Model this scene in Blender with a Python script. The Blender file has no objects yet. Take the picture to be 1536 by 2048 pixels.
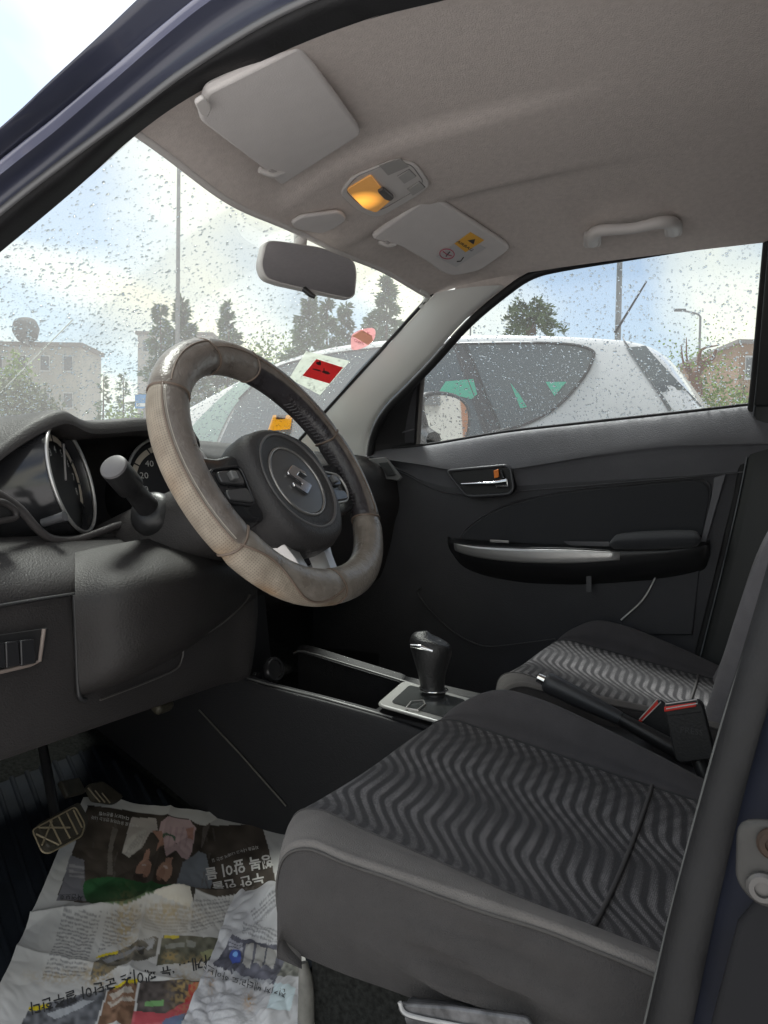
import bpy, bmesh, math, random
import numpy as np
from mathutils import Vector, Matrix
R = math.radians
random.seed(7); rng = np.random.default_rng(7)
sc = bpy.context.scene
col = sc.collection
# ------------------------------------------------------------------ camera
CAM = np.array([-1.245, -.577, .845]); FPX = 1538.0
yaw, pitch, roll = R(26.9), R(-1.85), R(.9)
cf = np.array([math.cos(yaw)*math.cos(pitch), math.sin(yaw)*math.cos(pitch), math.sin(pitch)])
_r = np.array([math.sin(yaw), -math.cos(yaw), 0.]); _u = np.cross(_r, cf)
cr = math.cos(roll)*_r+math.sin(roll)*_u; cu = math.cos(roll)*_u-math.sin(roll)*_r
cam = bpy.data.objects.new('camera', bpy.data.cameras.new('camera')); col.objects.link(cam)
M = Matrix.Identity(4)
for i in range(3):
    M[i][0] = cr[i]; M[i][1] = cu[i]; M[i][2] = -cf[i]; M[i][3] = CAM[i]
cam.matrix_world = M
cam.data.sensor_fit = 'VERTICAL'; cam.data.sensor_height = 36; cam.data.lens = FPX/2048*36
cam.data.clip_start = .02; cam.data.clip_end = 3000
sc.camera = cam
# ------------------------------------------------------------------ sky and sun
SUN_EL, SUN_AZ = R(66), R(38)      # azimuth from +y towards +x
w = bpy.data.worlds.new('World'); sc.world = w; w.use_nodes = True
nt = w.node_tree; N = nt.nodes; L = nt.links; N.clear()
out = N.new('ShaderNodeOutputWorld'); bg = N.new('ShaderNodeBackground'); bg.inputs[1].default_value = .105
sky = N.new('ShaderNodeTexSky'); sky.sky_type = 'NISHITA'; sky.sun_disc = False
sky.sun_elevation = SUN_EL; sky.sun_rotation = SUN_AZ; sky.dust_density = 1.6; sky.air_density = 1.0
tc = N.new('ShaderNodeTexCoord'); sep = N.new('ShaderNodeSeparateXYZ'); L.new(tc.outputs['Generated'], sep.inputs[0])
def mth(op, a, b=None, c=None, tree=None):
    t = tree or nt; n = t.nodes.new('ShaderNodeMath'); n.operation = op
    for i, v in enumerate((a, b, c)):
        if v is None: continue
        if isinstance(v, (int, float)): n.inputs[i].default_value = v
        else: t.links.new(v, n.inputs[i])
    return n.outputs[0]
zz = mth('ADD', mth('MAXIMUM', sep.outputs[2], 0.0), .22)
cx = mth('DIVIDE', sep.outputs[0], zz); cy = mth('DIVIDE', sep.outputs[1], zz)
cmb = N.new('ShaderNodeCombineXYZ'); L.new(cx, cmb.inputs[0]); L.new(cy, cmb.inputs[1])
mp = N.new('ShaderNodeMapping'); mp.inputs['Rotation'].default_value = (0, 0, R(-38)); mp.inputs['Scale'].default_value = (.55, 1.5, 1); mp.inputs['Location'].default_value = (.3, .9, 0)
L.new(cmb.outputs[0], mp.inputs[0])
nz = N.new('ShaderNodeTexNoise'); nz.inputs['Scale'].default_value = 1.15; nz.inputs['Detail'].default_value = 5; nz.inputs['Roughness'].default_value = .42; nz.inputs['Distortion'].default_value = .5
L.new(mp.outputs[0], nz.inputs[0])
rp = N.new('ShaderNodeValToRGB'); rp.color_ramp.elements[0].position = .43; rp.color_ramp.elements[1].position = .62; rp.color_ramp.elements[0].color = (.12, .12, .12, 1)
L.new(nz.outputs[0], rp.inputs[0])
mx = N.new('ShaderNodeMix'); mx.data_type = 'RGBA'
L.new(rp.outputs[0], mx.inputs[0]); L.new(sky.outputs[0], mx.inputs[6]); mx.inputs[7].default_value = (8.0, 7.75, 6.5, 1)
L.new(mx.outputs[2], bg.inputs[0]); L.new(bg.outputs[0], out.inputs[0])
sl = bpy.data.lights.new('sun', 'SUN'); sl.energy = 3.6; sl.angle = R(14); sl.color = (1, .975, .95)
so = bpy.data.objects.new('sun', sl); col.objects.link(so)
sdir = Vector((math.sin(SUN_AZ)*math.cos(SUN_EL), math.cos(SUN_AZ)*math.cos(SUN_EL), math.sin(SUN_EL)))
so.rotation_euler = sdir.to_track_quat('Z', 'Y').to_euler()
vs = sc.view_settings; vs.view_transform = 'Standard'; vs.look = 'None'; vs.exposure = 1.06; vs.gamma = 1; vs.use_curve_mapping = False
cy_ = sc.cycles; cy_.use_denoising = True; cy_.max_bounces = 12; cy_.diffuse_bounces = 6; cy_.glossy_bounces = 5
cy_.transmission_bounces = 8; cy_.transparent_max_bounces = 16; cy_.caustics_reflective = False; cy_.caustics_refractive = False
cy_.sample_clamp_indirect = 6

# ------------------------------------------------------------------ pixel to place (a pixel of the 1536 x 2048 photograph gives a direction)
def ray(px, py): return cf+cr*(px-768)/FPX+cu*(1024-py)/FPX
def at(px, py, x=None, y=None, z=None, k=None, pl=None):
    d = ray(px, py)
    if x is not None: t = (x-CAM[0])/d[0]
    elif y is not None: t = (y-CAM[1])/d[1]
    elif z is not None: t = (z-CAM[2])/d[2]
    elif k is not None: t = k
    else:
        p, n = np.array(pl[0]), np.array(pl[1]); t = ((p-CAM)@n)/(d@n)
    return CAM+d*t
def pj(P):
    d = np.array(P)-CAM; z = d@cf
    return 768+FPX*(d@cr)/z, 1024-FPX*(d@cu)/z
def plane3(a, b, c):
    a, b, c = map(np.array, (a, b, c)); n = np.cross(b-a, c-a); n /= np.linalg.norm(n)
    if n@(CAM-a) < 0: n = -n
    return (a, n)

# ------------------------------------------------------------------ materials
MATS = {}
def mat(name, base=(.5, .5, .5), rough=.5, metal=0, bump=0, bscale=200, spec=.5, var=0, vscale=8, coat=0, sheen=0, emit=None, estr=0, btype='noise', stretch=None):
    if name in MATS: return MATS[name]
    m = bpy.data.materials.new(name); m.use_nodes = True; t = m.node_tree
    b = t.nodes['Principled BSDF']
    b.inputs['Base Color'].default_value = (*base, 1); b.inputs['Roughness'].default_value = rough; b.inputs['Metallic'].default_value = metal
    b.inputs['Specular IOR Level'].default_value = spec; b.inputs['Coat Weight'].default_value = coat; b.inputs['Coat Roughness'].default_value = .05
    if sheen: b.inputs['Sheen Weight'].default_value = sheen; b.inputs['Sheen Roughness'].default_value = .5
    if emit: b.inputs['Emission Color'].default_value = (*emit, 1); b.inputs['Emission Strength'].default_value = estr
    tcn = t.nodes.new('ShaderNodeTexCoord'); src = tcn.outputs['Object']
    if stretch:
        mm = t.nodes.new('ShaderNodeMapping'); mm.inputs['Scale'].default_value = stretch; t.links.new(src, mm.inputs[0]); src = mm.outputs[0]
    if var:
        n = t.nodes.new('ShaderNodeTexNoise'); n.inputs['Scale'].default_value = vscale; n.inputs['Detail'].default_value = 6; n.inputs['Roughness'].default_value = .6
        t.links.new(src, n.inputs[0])
        r = t.nodes.new('ShaderNodeValToRGB'); r.color_ramp.elements[0].position = .3; r.color_ramp.elements[1].position = .7
        r.color_ramp.elements[0].color = (*[max(0, c*(1-var)) for c in base], 1); r.color_ramp.elements[1].color = (*[min(1, c*(1+var)) for c in base], 1)
        t.links.new(n.outputs[0], r.inputs[0]); t.links.new(r.outputs[0], b.inputs['Base Color'])
        rr = mth('MULTIPLY_ADD', n.outputs[0], .25, rough-.125, tree=t); t.links.new(rr, b.inputs['Roughness'])
    if bump:
        if btype == 'noise':
            n2 = t.nodes.new('ShaderNodeTexNoise'); n2.inputs['Scale'].default_value = bscale; n2.inputs['Detail'].default_value = 3; o2 = n2.outputs[0]
        else:
            n2 = t.nodes.new('ShaderNodeTexVoronoi'); n2.inputs['Scale'].default_value = bscale; o2 = n2.outputs[0]
        t.links.new(src, n2.inputs[0])
        bp = t.nodes.new('ShaderNodeBump'); bp.inputs['Strength'].default_value = bump; bp.inputs['Distance'].default_value = .002
        t.links.new(o2, bp.inputs['Height']); t.links.new(bp.outputs[0], b.inputs['Normal'])
    MATS[name] = m; return m
LINING = mat('headliner_cloth', (.60, .54, .505), .95, bump=.5, bscale=420, var=.07, vscale=90, spec=.1)
VISOR = mat('visor_cloth', (.62, .59, .575), .85, bump=.2, bscale=500, spec=.2, var=.03, vscale=30)
TRIMGREY = mat('pillar_plastic', (.66, .66, .635), .6, bump=.25, bscale=500, spec=.35)
GREYPL = mat('grey_plastic', (.60, .57, .55), .45, bump=.08, bscale=300, spec=.4)
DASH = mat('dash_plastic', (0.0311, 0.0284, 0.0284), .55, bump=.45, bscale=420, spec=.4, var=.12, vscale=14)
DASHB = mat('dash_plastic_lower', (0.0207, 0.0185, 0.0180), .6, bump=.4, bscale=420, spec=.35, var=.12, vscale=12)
BLACK = mat('black_plastic', (0.0207, 0.0207, 0.0218), .38, bump=.12, bscale=400, spec=.45)
SATIN = mat('satin_black', (.022, .022, .024), .25, spec=.5)
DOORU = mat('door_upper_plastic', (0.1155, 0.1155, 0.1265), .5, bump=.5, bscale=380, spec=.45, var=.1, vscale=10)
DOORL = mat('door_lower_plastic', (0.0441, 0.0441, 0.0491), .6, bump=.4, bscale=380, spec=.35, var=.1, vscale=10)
DOORF = mat('door_insert_cloth', (0.0420, 0.0434, 0.0476), .9, bump=.5, bscale=700, sheen=.2, spec=.1)
RUBBER = mat('seal_rubber', (.013, .013, .014), .6, bump=.2, bscale=300, spec=.3, var=.3, vscale=20)
NAVY = mat('navy_paint', (.012, .014, .026), .35, coat=.35, spec=.5, var=.15, vscale=40)
SILVER = mat('silver_trim', (.55, .54, .53), .35, metal=.7, bump=.05, bscale=600)
CHROME = mat('chrome', (.82, .82, .83), .1, metal=1)
SEATC = mat('seat_cloth_plain', (0.0770, 0.0729, 0.0770), .9, bump=.6, bscale=700, sheen=.12, spec=.1, var=.1, vscale=25)
SEATB = mat('seat_cloth_worn_lit', (0.1533, 0.1440, 0.1378), .9, bump=.6, bscale=700, sheen=.08, spec=.1, var=.16, vscale=18)  # same cloth, paler from wear and from light put into the colour
SEATS = mat('seat_cloth_side_shaded', (0.0547, 0.0517, 0.0517), .92, bump=.6, bscale=700, sheen=.06, spec=.1, var=.12, vscale=22)  # same cloth, darkened to stand for shade on sides and front
SEATP = mat('seat_cloth_back_lit', (0.1701, 0.1621, 0.1720), .9, bump=.6, bscale=700, sheen=.15, spec=.1, var=.1, vscale=25)  # same cloth, lightened to carry the light on the backrest bolsters
STITCH = mat('seam_thread', (.07, .066, .066), .8)
CARPET = mat('carpet', (.022, .023, .022), 1, bump=1, bscale=260, var=.5, vscale=160, spec=.05)
RED = mat('buckle_red', (.75, .05, .035), .35, spec=.5)
ORANGE = mat('orange_plastic', (.85, .22, .02), .4)
WHITEP = mat('white_paint', (0.6720, 0.6720, 0.6900), .25, coat=.6, spec=.5)
TYRE = mat('tyre_rubber', (.02, .02, .02), .8, bump=.4, bscale=60)
TINT = mat('tinted_glass_dark', (0.0880, 0.1056, 0.1152), .06, spec=.6)

def glass(name, tint, rough=0.0, film=0.0):
    m = bpy.data.materials.new(name); m.use_nodes = True; t = m.node_tree; t.nodes.clear()
    o = t.nodes.new('ShaderNodeOutputMaterial'); tr = t.nodes.new('ShaderNodeBsdfTransparent'); gl = t.nodes.new('ShaderNodeBsdfGlossy')
    tr.inputs[0].default_value = (*tint, 1); gl.inputs['Roughness'].default_value = rough
    mix = t.nodes.new('ShaderNodeMixShader'); fr = t.nodes.new('ShaderNodeFresnel'); fr.inputs[0].default_value = 1.45
    geo = t.nodes.new('ShaderNodeNewGeometry')
    lw = t.nodes.new('ShaderNodeLayerWeight'); lw.inputs[0].default_value = .12
    f2 = mth('MULTIPLY', lw.outputs['Fresnel'], .22, tree=t)
    t.links.new(f2, mix.inputs[0]); t.links.new(tr.outputs[0], mix.inputs[1]); t.links.new(gl.outputs[0], mix.inputs[2])
    if film:   # a pale wet film is mixed in to veil the view in haze
        tl = t.nodes.new('ShaderNodeBsdfTranslucent'); tl.inputs[0].default_value = (.9, .9, .88, 1); m2 = t.nodes.new('ShaderNodeMixShader'); m2.inputs[0].default_value = film
        t.links.new(mix.outputs[0], m2.inputs[1]); t.links.new(tl.outputs[0], m2.inputs[2]); t.links.new(m2.outputs[0], o.inputs[0])
    else: t.links.new(mix.outputs[0], o.inputs[0])
    return m
WGLASS = glass('windscreen_glass', (.60, .64, .605), film=.085); SGLASS = glass('side_window_glass', (.61, .65, .65), film=.05); RGLASS = glass('rear_tinted_glass', (.07, .08, .078))
def water():
    m = bpy.data.materials.new('rain_water'); m.use_nodes = True; t = m.node_tree; t.nodes.clear()
    o = t.nodes.new('ShaderNodeOutputMaterial'); g = t.nodes.new('ShaderNodeBsdfGlass'); g.inputs['IOR'].default_value = 1.33; g.inputs['Roughness'].default_value = 0
    t.links.new(g.outputs[0], o.inputs[0]); return m
WATER = water()
def backlit(name, c, thin=.0):
    m = bpy.data.materials.new(name); m.use_nodes = True; t = m.node_tree; t.nodes.clear(); o = t.nodes.new('ShaderNodeOutputMaterial')
    d = t.nodes.new('ShaderNodeBsdfDiffuse'); tl = t.nodes.new('ShaderNodeBsdfTranslucent'); tp = t.nodes.new('ShaderNodeBsdfTransparent'); a = t.nodes.new('ShaderNodeMixShader'); b = t.nodes.new('ShaderNodeMixShader')
    d.inputs[0].default_value = (*c, 1); tl.inputs[0].default_value = (*c, 1); a.inputs[0].default_value = .6; b.inputs[0].default_value = thin
    t.links.new(d.outputs[0], a.inputs[1]); t.links.new(tl.outputs[0], a.inputs[2]); t.links.new(a.outputs[0], b.inputs[1]); t.links.new(tp.outputs[0], b.inputs[2]); t.links.new(b.outputs[0], o.inputs[0]); return m

# ------------------------------------------------------------------ geometry helpers
def finish(o, parent, label=None, kind=None):
    col.objects.link(o)
    if parent is not None: o.parent = parent
    if label: o['label'] = label
    if kind: o['kind'] = kind
    return o
def mesh(name, vs_, fs, m, parent=None, smooth=True, label=None, kind=None, sharp=None):
    me = bpy.data.meshes.new(name); me.from_pydata([tuple(map(float, v)) for v in vs_], [], [tuple(f) for f in fs])
    me.materials.append(m)
    bm = bmesh.new(); bm.from_mesh(me); bmesh.ops.recalc_face_normals(bm, faces=bm.faces); bm.to_mesh(me); bm.free()
    if smooth:
        me.polygons.foreach_set('use_smooth', [True]*len(me.polygons))
        if sharp: me.set_sharp_from_angle(angle=R(sharp))
    me.update()
    return finish(bpy.data.objects.new(name, me), parent, label, kind)
def empty(name, loc=(0, 0, 0), label=None, cat=None, group=None, parent=None, kind=None):
    o = bpy.data.objects.new(name, None); o.location = loc; o.empty_display_size = .05
    finish(o, parent, label, kind)
    if cat: o['category'] = cat
    if group: o['group'] = group
    return o
def tag(o, label, cat, group=None):
    o['label'] = label; o['category'] = cat
    if group: o['group'] = group
    return o
def cr1(P, n):
    """Catmull-Rom through the rows of P (k x ...), n steps per span"""
    P = np.asarray(P, float); k = len(P)
    if k < 2: return P
    E = np.concatenate([[2*P[0]-P[1]], P, [2*P[-1]-P[-2]]]); o = []
    for i in range(k-1):
        a, b, c, d = E[i:i+4]
        for j in range(n):
            t = j/n; o.append(.5*((2*b)+(-a+c)*t+(2*a-5*b+4*c-d)*t*t+(-a+3*b-3*c+d)*t**3))
    o.append(P[-1]); return np.array(o)
def surf(P, nu, nv):
    P = np.asarray(P, float)
    A = cr1(P, nu) if nu > 1 else P
    B = np.swapaxes(A, 0, 1); B = cr1(B, nv) if nv > 1 else B
    return np.swapaxes(B, 0, 1)
def gridfaces(n, m_, cu_=False, cv=False):
    f = []
    for i in range(n if cu_ else n-1):
        for j in range(m_ if cv else m_-1):
            a = i*m_+j; b = i*m_+(j+1) % m_; c = ((i+1) % n)*m_+(j+1) % m_; d = ((i+1) % n)*m_+j
            f.append((a, b, c, d))
    return f
def gridobj(name, G, m, parent=None, thick=0, sharp=None, off=-1, **k):
    n, q = G.shape[:2]
    o = mesh(name, G.reshape(-1, 3), gridfaces(n, q), m, parent, sharp=sharp, **k)
    if thick:
        s = o.modifiers.new('thickness', 'SOLIDIFY'); s.thickness = thick; s.offset = off
    return o
def toward(o, p):
    """flip the normals of an open sheet so that they look to point p"""
    me = o.data; c = np.array(me.polygons[len(me.polygons)//2].center); n = np.array(me.polygons[len(me.polygons)//2].normal)
    if n@(np.array(p)-c) < 0: me.flip_normals()
    return o
def tube(name, path, r, m, parent=None, seg=8, closed=False, n=1, flat=None, **k):
    P = np.asarray(path, float)
    if n > 1: P = cr1(np.concatenate([P, P[:1]]) if closed else P, n)[:(-1 if closed else None)]
    K = len(P); rr = np.full(K, r) if np.isscalar(r) else np.interp(np.linspace(0, 1, K), np.linspace(0, 1, len(r)), r)
    T = np.roll(P, -1, 0)-np.roll(P, 1, 0)
    if not closed: T[0] = P[1]-P[0]; T[-1] = P[-1]-P[-2]
    T /= np.linalg.norm(T, axis=1)[:, None]+1e-12
    up = np.array([0, 0, 1.]) if abs(T[0][2]) < .9 else np.array([1., 0, 0]); N0 = np.cross(T[0], up); N0 /= np.linalg.norm(N0); vs_ = []
    for i in range(K):
        N0 = N0-T[i]*(N0@T[i]); N0 /= np.linalg.norm(N0); B = np.cross(T[i], N0)
        for j in range(seg):
            a = 2*math.pi*j/seg; vs_.append(P[i]+rr[i]*(math.cos(a)*N0+math.sin(a)*B))
    f = gridfaces(K, seg, closed, True)
    if not closed: f += [tuple(range(seg))[::-1], tuple(range((K-1)*seg, K*seg))]
    return mesh(name, vs_, f, m, parent, sharp=60, **k)
def slab(name, pts, nrm, th, m, parent=None, bevel=0, seg=2, dome=0, **k):
    """a plate with outline pts (3D), thickness th towards nrm"""
    P = np.asarray(pts, float); nrm = np.asarray(nrm, float); nrm = nrm/np.linalg.norm(nrm); n = len(P)
    vs_ = list(P)+list(P+nrm*th); f = [tuple(range(n))[::-1], tuple(range(n, 2*n))]+[(i, (i+1) % n, n+(i+1) % n, n+i) for i in range(n)]
    o = mesh(name, vs_, f, m, parent, sharp=35, **k)
    if bevel:
        b = o.modifiers.new('edge', 'BEVEL'); b.width = bevel; b.segments = seg; b.limit_method = 'ANGLE'; b.angle_limit = R(50)
    return o
def rnd(pts, r, n=5):
    """round the corners of a 2D/3D polygon"""
    P = np.asarray(pts, float); K = len(P); o = []
    for i in range(K):
        a, b, c = P[i-1], P[i], P[(i+1) % K]
        u = a-b; v = c-b; lu = np.linalg.norm(u); lv = np.linalg.norm(v); q = min(r, lu*.48, lv*.48)
        s, e = b+u/lu*q, b+v/lv*q
        for j in range(n+1):
            t = j/n; o.append((1-t)**2*s+2*t*(1-t)*b+t*t*e)
    return np.array(o)
def smooth_poly(pts, n=6):
    P = np.asarray(pts, float); return cr1(np.concatenate([P[-1:], P, P[:2]]), n)[n:-n-0 or None][:len(P)*n]
def box(name, size, loc, m, parent=None, rot=None, bevel=.003, seg=2, **k):
    sx, sy, sz = [s/2 for s in size]
    V = [(x*sx, y*sy, z*sz) for x in (-1, 1) for y in (-1, 1) for z in (-1, 1)]
    F = [(0, 1, 3, 2), (4, 6, 7, 5), (0, 4, 5, 1), (2, 3, 7, 6), (0, 2, 6, 4), (1, 5, 7, 3)]
    A = np.array(V)
    if rot is not None: A = A@np.array(rot).T
    o = mesh(name, A+np.array(loc), F, m, parent, sharp=35, **k)
    if bevel:
        b = o.modifiers.new('edge', 'BEVEL'); b.width = bevel; b.segments = seg
    return o
def lathe(name, prof, org, axis, m, parent=None, seg=32, sx=1, sy=1, ref=None, **k):
    """prof: (radius, height) pairs along axis"""
    ax = np.asarray(axis, float); ax /= np.linalg.norm(ax)
    rf = np.array(ref if ref is not None else ((0, 0, 1) if abs(ax[2]) < .9 else (1, 0, 0)), float)
    e1 = rf-ax*(rf@ax); e1 /= np.linalg.norm(e1); e2 = np.cross(ax, e1); vs_ = []
    for r_, h in prof:
        for j in range(seg):
            a = 2*math.pi*j/seg; vs_.append(np.array(org)+ax*h+r_*(sx*math.cos(a)*e1+sy*math.sin(a)*e2))
    f = gridfaces(len(prof), seg, False, True)
    f += [tuple(range(seg))[::-1], tuple(range((len(prof)-1)*seg, len(prof)*seg))]
    return mesh(name, vs_, f, m, parent, sharp=40, **k)
def basis(yw, t):
    n = np.array([math.sin(yw)*math.cos(t), -math.cos(yw)*math.cos(t), math.sin(t)]); ex = np.array([math.cos(yw), math.sin(yw), 0]); ey = np.cross(n, ex)
    return ex, ey, n
def text3(name, s, size, place, m, parent, bold=0, align='CENTER', **k):
    """lettering: place(x, y) turns the letter's own plane into a point"""
    cu_ = bpy.data.curves.new(name, 'FONT'); cu_.body = s; cu_.size = size; cu_.align_x = align; cu_.align_y = 'CENTER'; cu_.resolution_u = 2; cu_.offset = bold
    cu_.fill_mode = 'FRONT'
    tmp = bpy.data.objects.new(name, cu_); col.objects.link(tmp); bpy.context.view_layer.update()
    me = bpy.data.meshes.new_from_object(tmp.evaluated_get(bpy.context.evaluated_depsgraph_get()))
    vs_ = [place(v.co.x, v.co.y) for v in me.vertices]; fs = [tuple(p.vertices) for p in me.polygons]
    bpy.data.objects.remove(tmp); bpy.data.curves.remove(cu_); bpy.data.meshes.remove(me)
    if not fs: return None
    return mesh(name, vs_, fs, m, parent, smooth=False, **k)
def inpoly(x, y, P):
    P = np.asarray(P); c = np.zeros(np.shape(x), bool); n = len(P); j = n-1
    for i in range(n):
        xi, yi = P[i]; xj, yj = P[j]
        c ^= ((yi > y) != (yj > y)) & (x < (xj-xi)*(y-yi)/(yj-yi+1e-12)+xi); j = i
    return c
# ================================================================== GROUND
def ground_mat():
    m = mat('parking_concrete', (.47, .46, .455), .9, bump=.8, bscale=90, var=.25, vscale=1.3, spec=.2); return m
g = mesh('ground', [(-400, -400, 0), (400, -400, 0), (400, 400, 0), (-400, 400, 0)], [(0, 1, 2, 3)], ground_mat(), kind='structure')

# ================================================================== THE CAR
car = empty('car', (0, 0, 0), 'dark blue car seen through its open driver side, with grey cloth seats', 'car')
def P_(name, label=None): return empty(name, parent=car, label=label)

# ---- roof lining
def yh(x): return .182+.045*(1-(x/.483)**2)
def hwid(y): return np.interp(y, [-1.8, -1.2, -.6, -.1, .18], [.47, .50, .51, .50, .484])
def sstep(a, b, x): t = np.clip((x-a)/(b-a), 0, 1); return t*t*(3-2*t)
def hbow(x): return -.017*np.exp(-((x+.24)/.15)**2)+.010*np.exp(-((x-.30)/.13)**2)
def roofz(x, y, d=None):
    s = np.abs(x)/hwid(y); d = np.maximum(0, yh(np.clip(x, -.483, .483))-y)
    zc = 1.322+.095*(1-np.exp(-d/.12)); ze = 1.309+.045*(1-np.exp(-d/.15))
    z = zc-(zc-ze)*np.clip(s, 0, 1)**2.6
    fade = sstep(-.42, -.1, y)*sstep(0, .05, d)
    z = z-.012*fade*(1-sstep(.115, .15, np.abs(x)))        # the middle strip hangs a little lower than the visor recesses
    z = z-.05*sstep(-1.2, -1.8, y)+hbow(x)*np.exp(-d/.06)
    return z
U = np.linspace(-1, 1, 61); T = np.concatenate([np.linspace(0, .18, 34)[:-1], np.linspace(.18, 1, 40)])
G = np.zeros((len(T), len(U), 3))
for i, t in enumerate(T):
    for j, s in enumerate(U):
        x0 = s*.483; y = yh(x0)*(1-t)+(-1.8)*t; x = s*hwid(y); G[i, j] = (x, y, roofz(x, y))
lining = P_('roof_lining')
toward(gridobj('headliner', G, LINING, lining), (0, -.5, 0))
hd = np.array([[(s*.483, yh(s*.483)+.004, roofz(s*.483, yh(s*.483))-.001)] for s in U])[:, 0]
tube('header_edge', hd, .006, VISOR, lining, seg=8)
G2 = G.copy(); G2[..., 2] += .04; G2[:, :, 0] *= 1.13; G2[:, :, 1] += .0
roof = P_('roof'); gridobj('roof_panel', G2, NAVY, roof)

# ---- driver side pillar and door frame: bands between picture curves, each at its own depth
ST = [  # lining/seal, seal lip, ridge low, ridge high, silhouette ; side position of lining edge
    [(-250, 712), (-250, 630), (-250, 556), (-250, 524), (-250, 462), -.600],
    [(0, 505), (0, 424), (0, 350), (0, 318), (0, 255), -.553],
    [(140, 388), (120, 330), (108, 264), (108, 233), (100, 162), -.527],
    [(275, 268), (250, 233), (215, 172), (215, 143), (200, 70), -.500],
    [(400, 183), (370, 142), (330, 72), (330, 45), (300, -25), -.500],
    [(590, 93), (530, 42), (440, -12), (440, -38), (400, -110), -.500],
    [(740, 38), (690, -30), (600, -100), (600, -125), (560, -200), -.500],
    [(900, -2), (860, -85), (790, -170), (790, -195), (750, -270), -.500]]
rows = []
for s in ST:
    x = s[5]
    p = [at(*s[0], x=x), at(*s[1], x=x-.045), at(*s[2], x=x-.066), at(*s[3], x=x-.070), at(*s[4], x=x-.100)]
    p.append(p[4]+np.array([.035, .02, .006])); rows.append(p)
last = rows[-1]
for dy, dz in ((-.12, -.004), (-.28, -.012), (-.42, -.03), (-.8, -.04)):
    rows.append([q+np.array([0, dy, dz]) for q in last])
rows = np.array(rows)
fr = P_('front_pillar', 'navy painted windscreen pillar and roof rail of the driver side with black door seal')
S_ = surf(rows, 6, 1)
def wsedge(t, s): return np.array([s*(.483+.177*t), .182+.518*t, 1.309-.359*t])
# lining strip beside the glass
inner = np.array([wsedge(t, -1) for t in (1.05, .36, .18, 0.0)]); outer = rows[:4, 0]
SL = surf(np.stack([inner, (inner+outer)/2+np.array([0, -.006, 0]), outer], 1), 6, 4); gridobj('pillar_lining', SL, TRIMGREY, fr)
seal = np.stack([S_[:, 0], S_[:, 0]*.5+S_[:, 1]*.5+np.array([-.012, -.012, -.004]), S_[:, 1]], 1)
gridobj('door_seal', surf(seal, 1, 5), RUBBER, fr)
tube('seal_lip', S_[:, 1]+np.array([-.001, -.002, 0]), .0045, mat('seal_lip_glint', (.12, .12, .125), .25, spec=.7), fr, seg=8)  # pale bead stands for the highlight running along the seal
mid = S_[:, 1]*.45+S_[:, 2]*.55+np.array([.012, .004, .006])
NAVYF = mat('navy_frame_flare', (.040, .044, .070), .4, coat=.5, spec=.5)  # navy paint lightened to carry the flare over the door frame
gridobj('door_frame_paint', surf(np.stack([S_[:, 1], mid, S_[:, 2]], 1), 1, 4), NAVYF, fr)
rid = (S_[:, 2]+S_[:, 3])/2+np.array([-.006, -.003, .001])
gridobj('gutter_ridge', surf(np.stack([S_[:, 2], rid, S_[:, 3]], 1), 1, 4), mat('navy_sky_glint', (.20, .21, .30), .12, coat=1, spec=.8), fr)  # sky reflection on the ridge is put into a paler navy
gridobj('pillar_paint', surf(np.stack([S_[:, 3], (S_[:, 3]+S_[:, 4])/2+np.array([.004, .0, -.004]), S_[:, 4], S_[:, 5], S_[:, 5]+np.array([.06, .02, -.02])], 1), 1, 4), NAVYF, fr)

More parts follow.
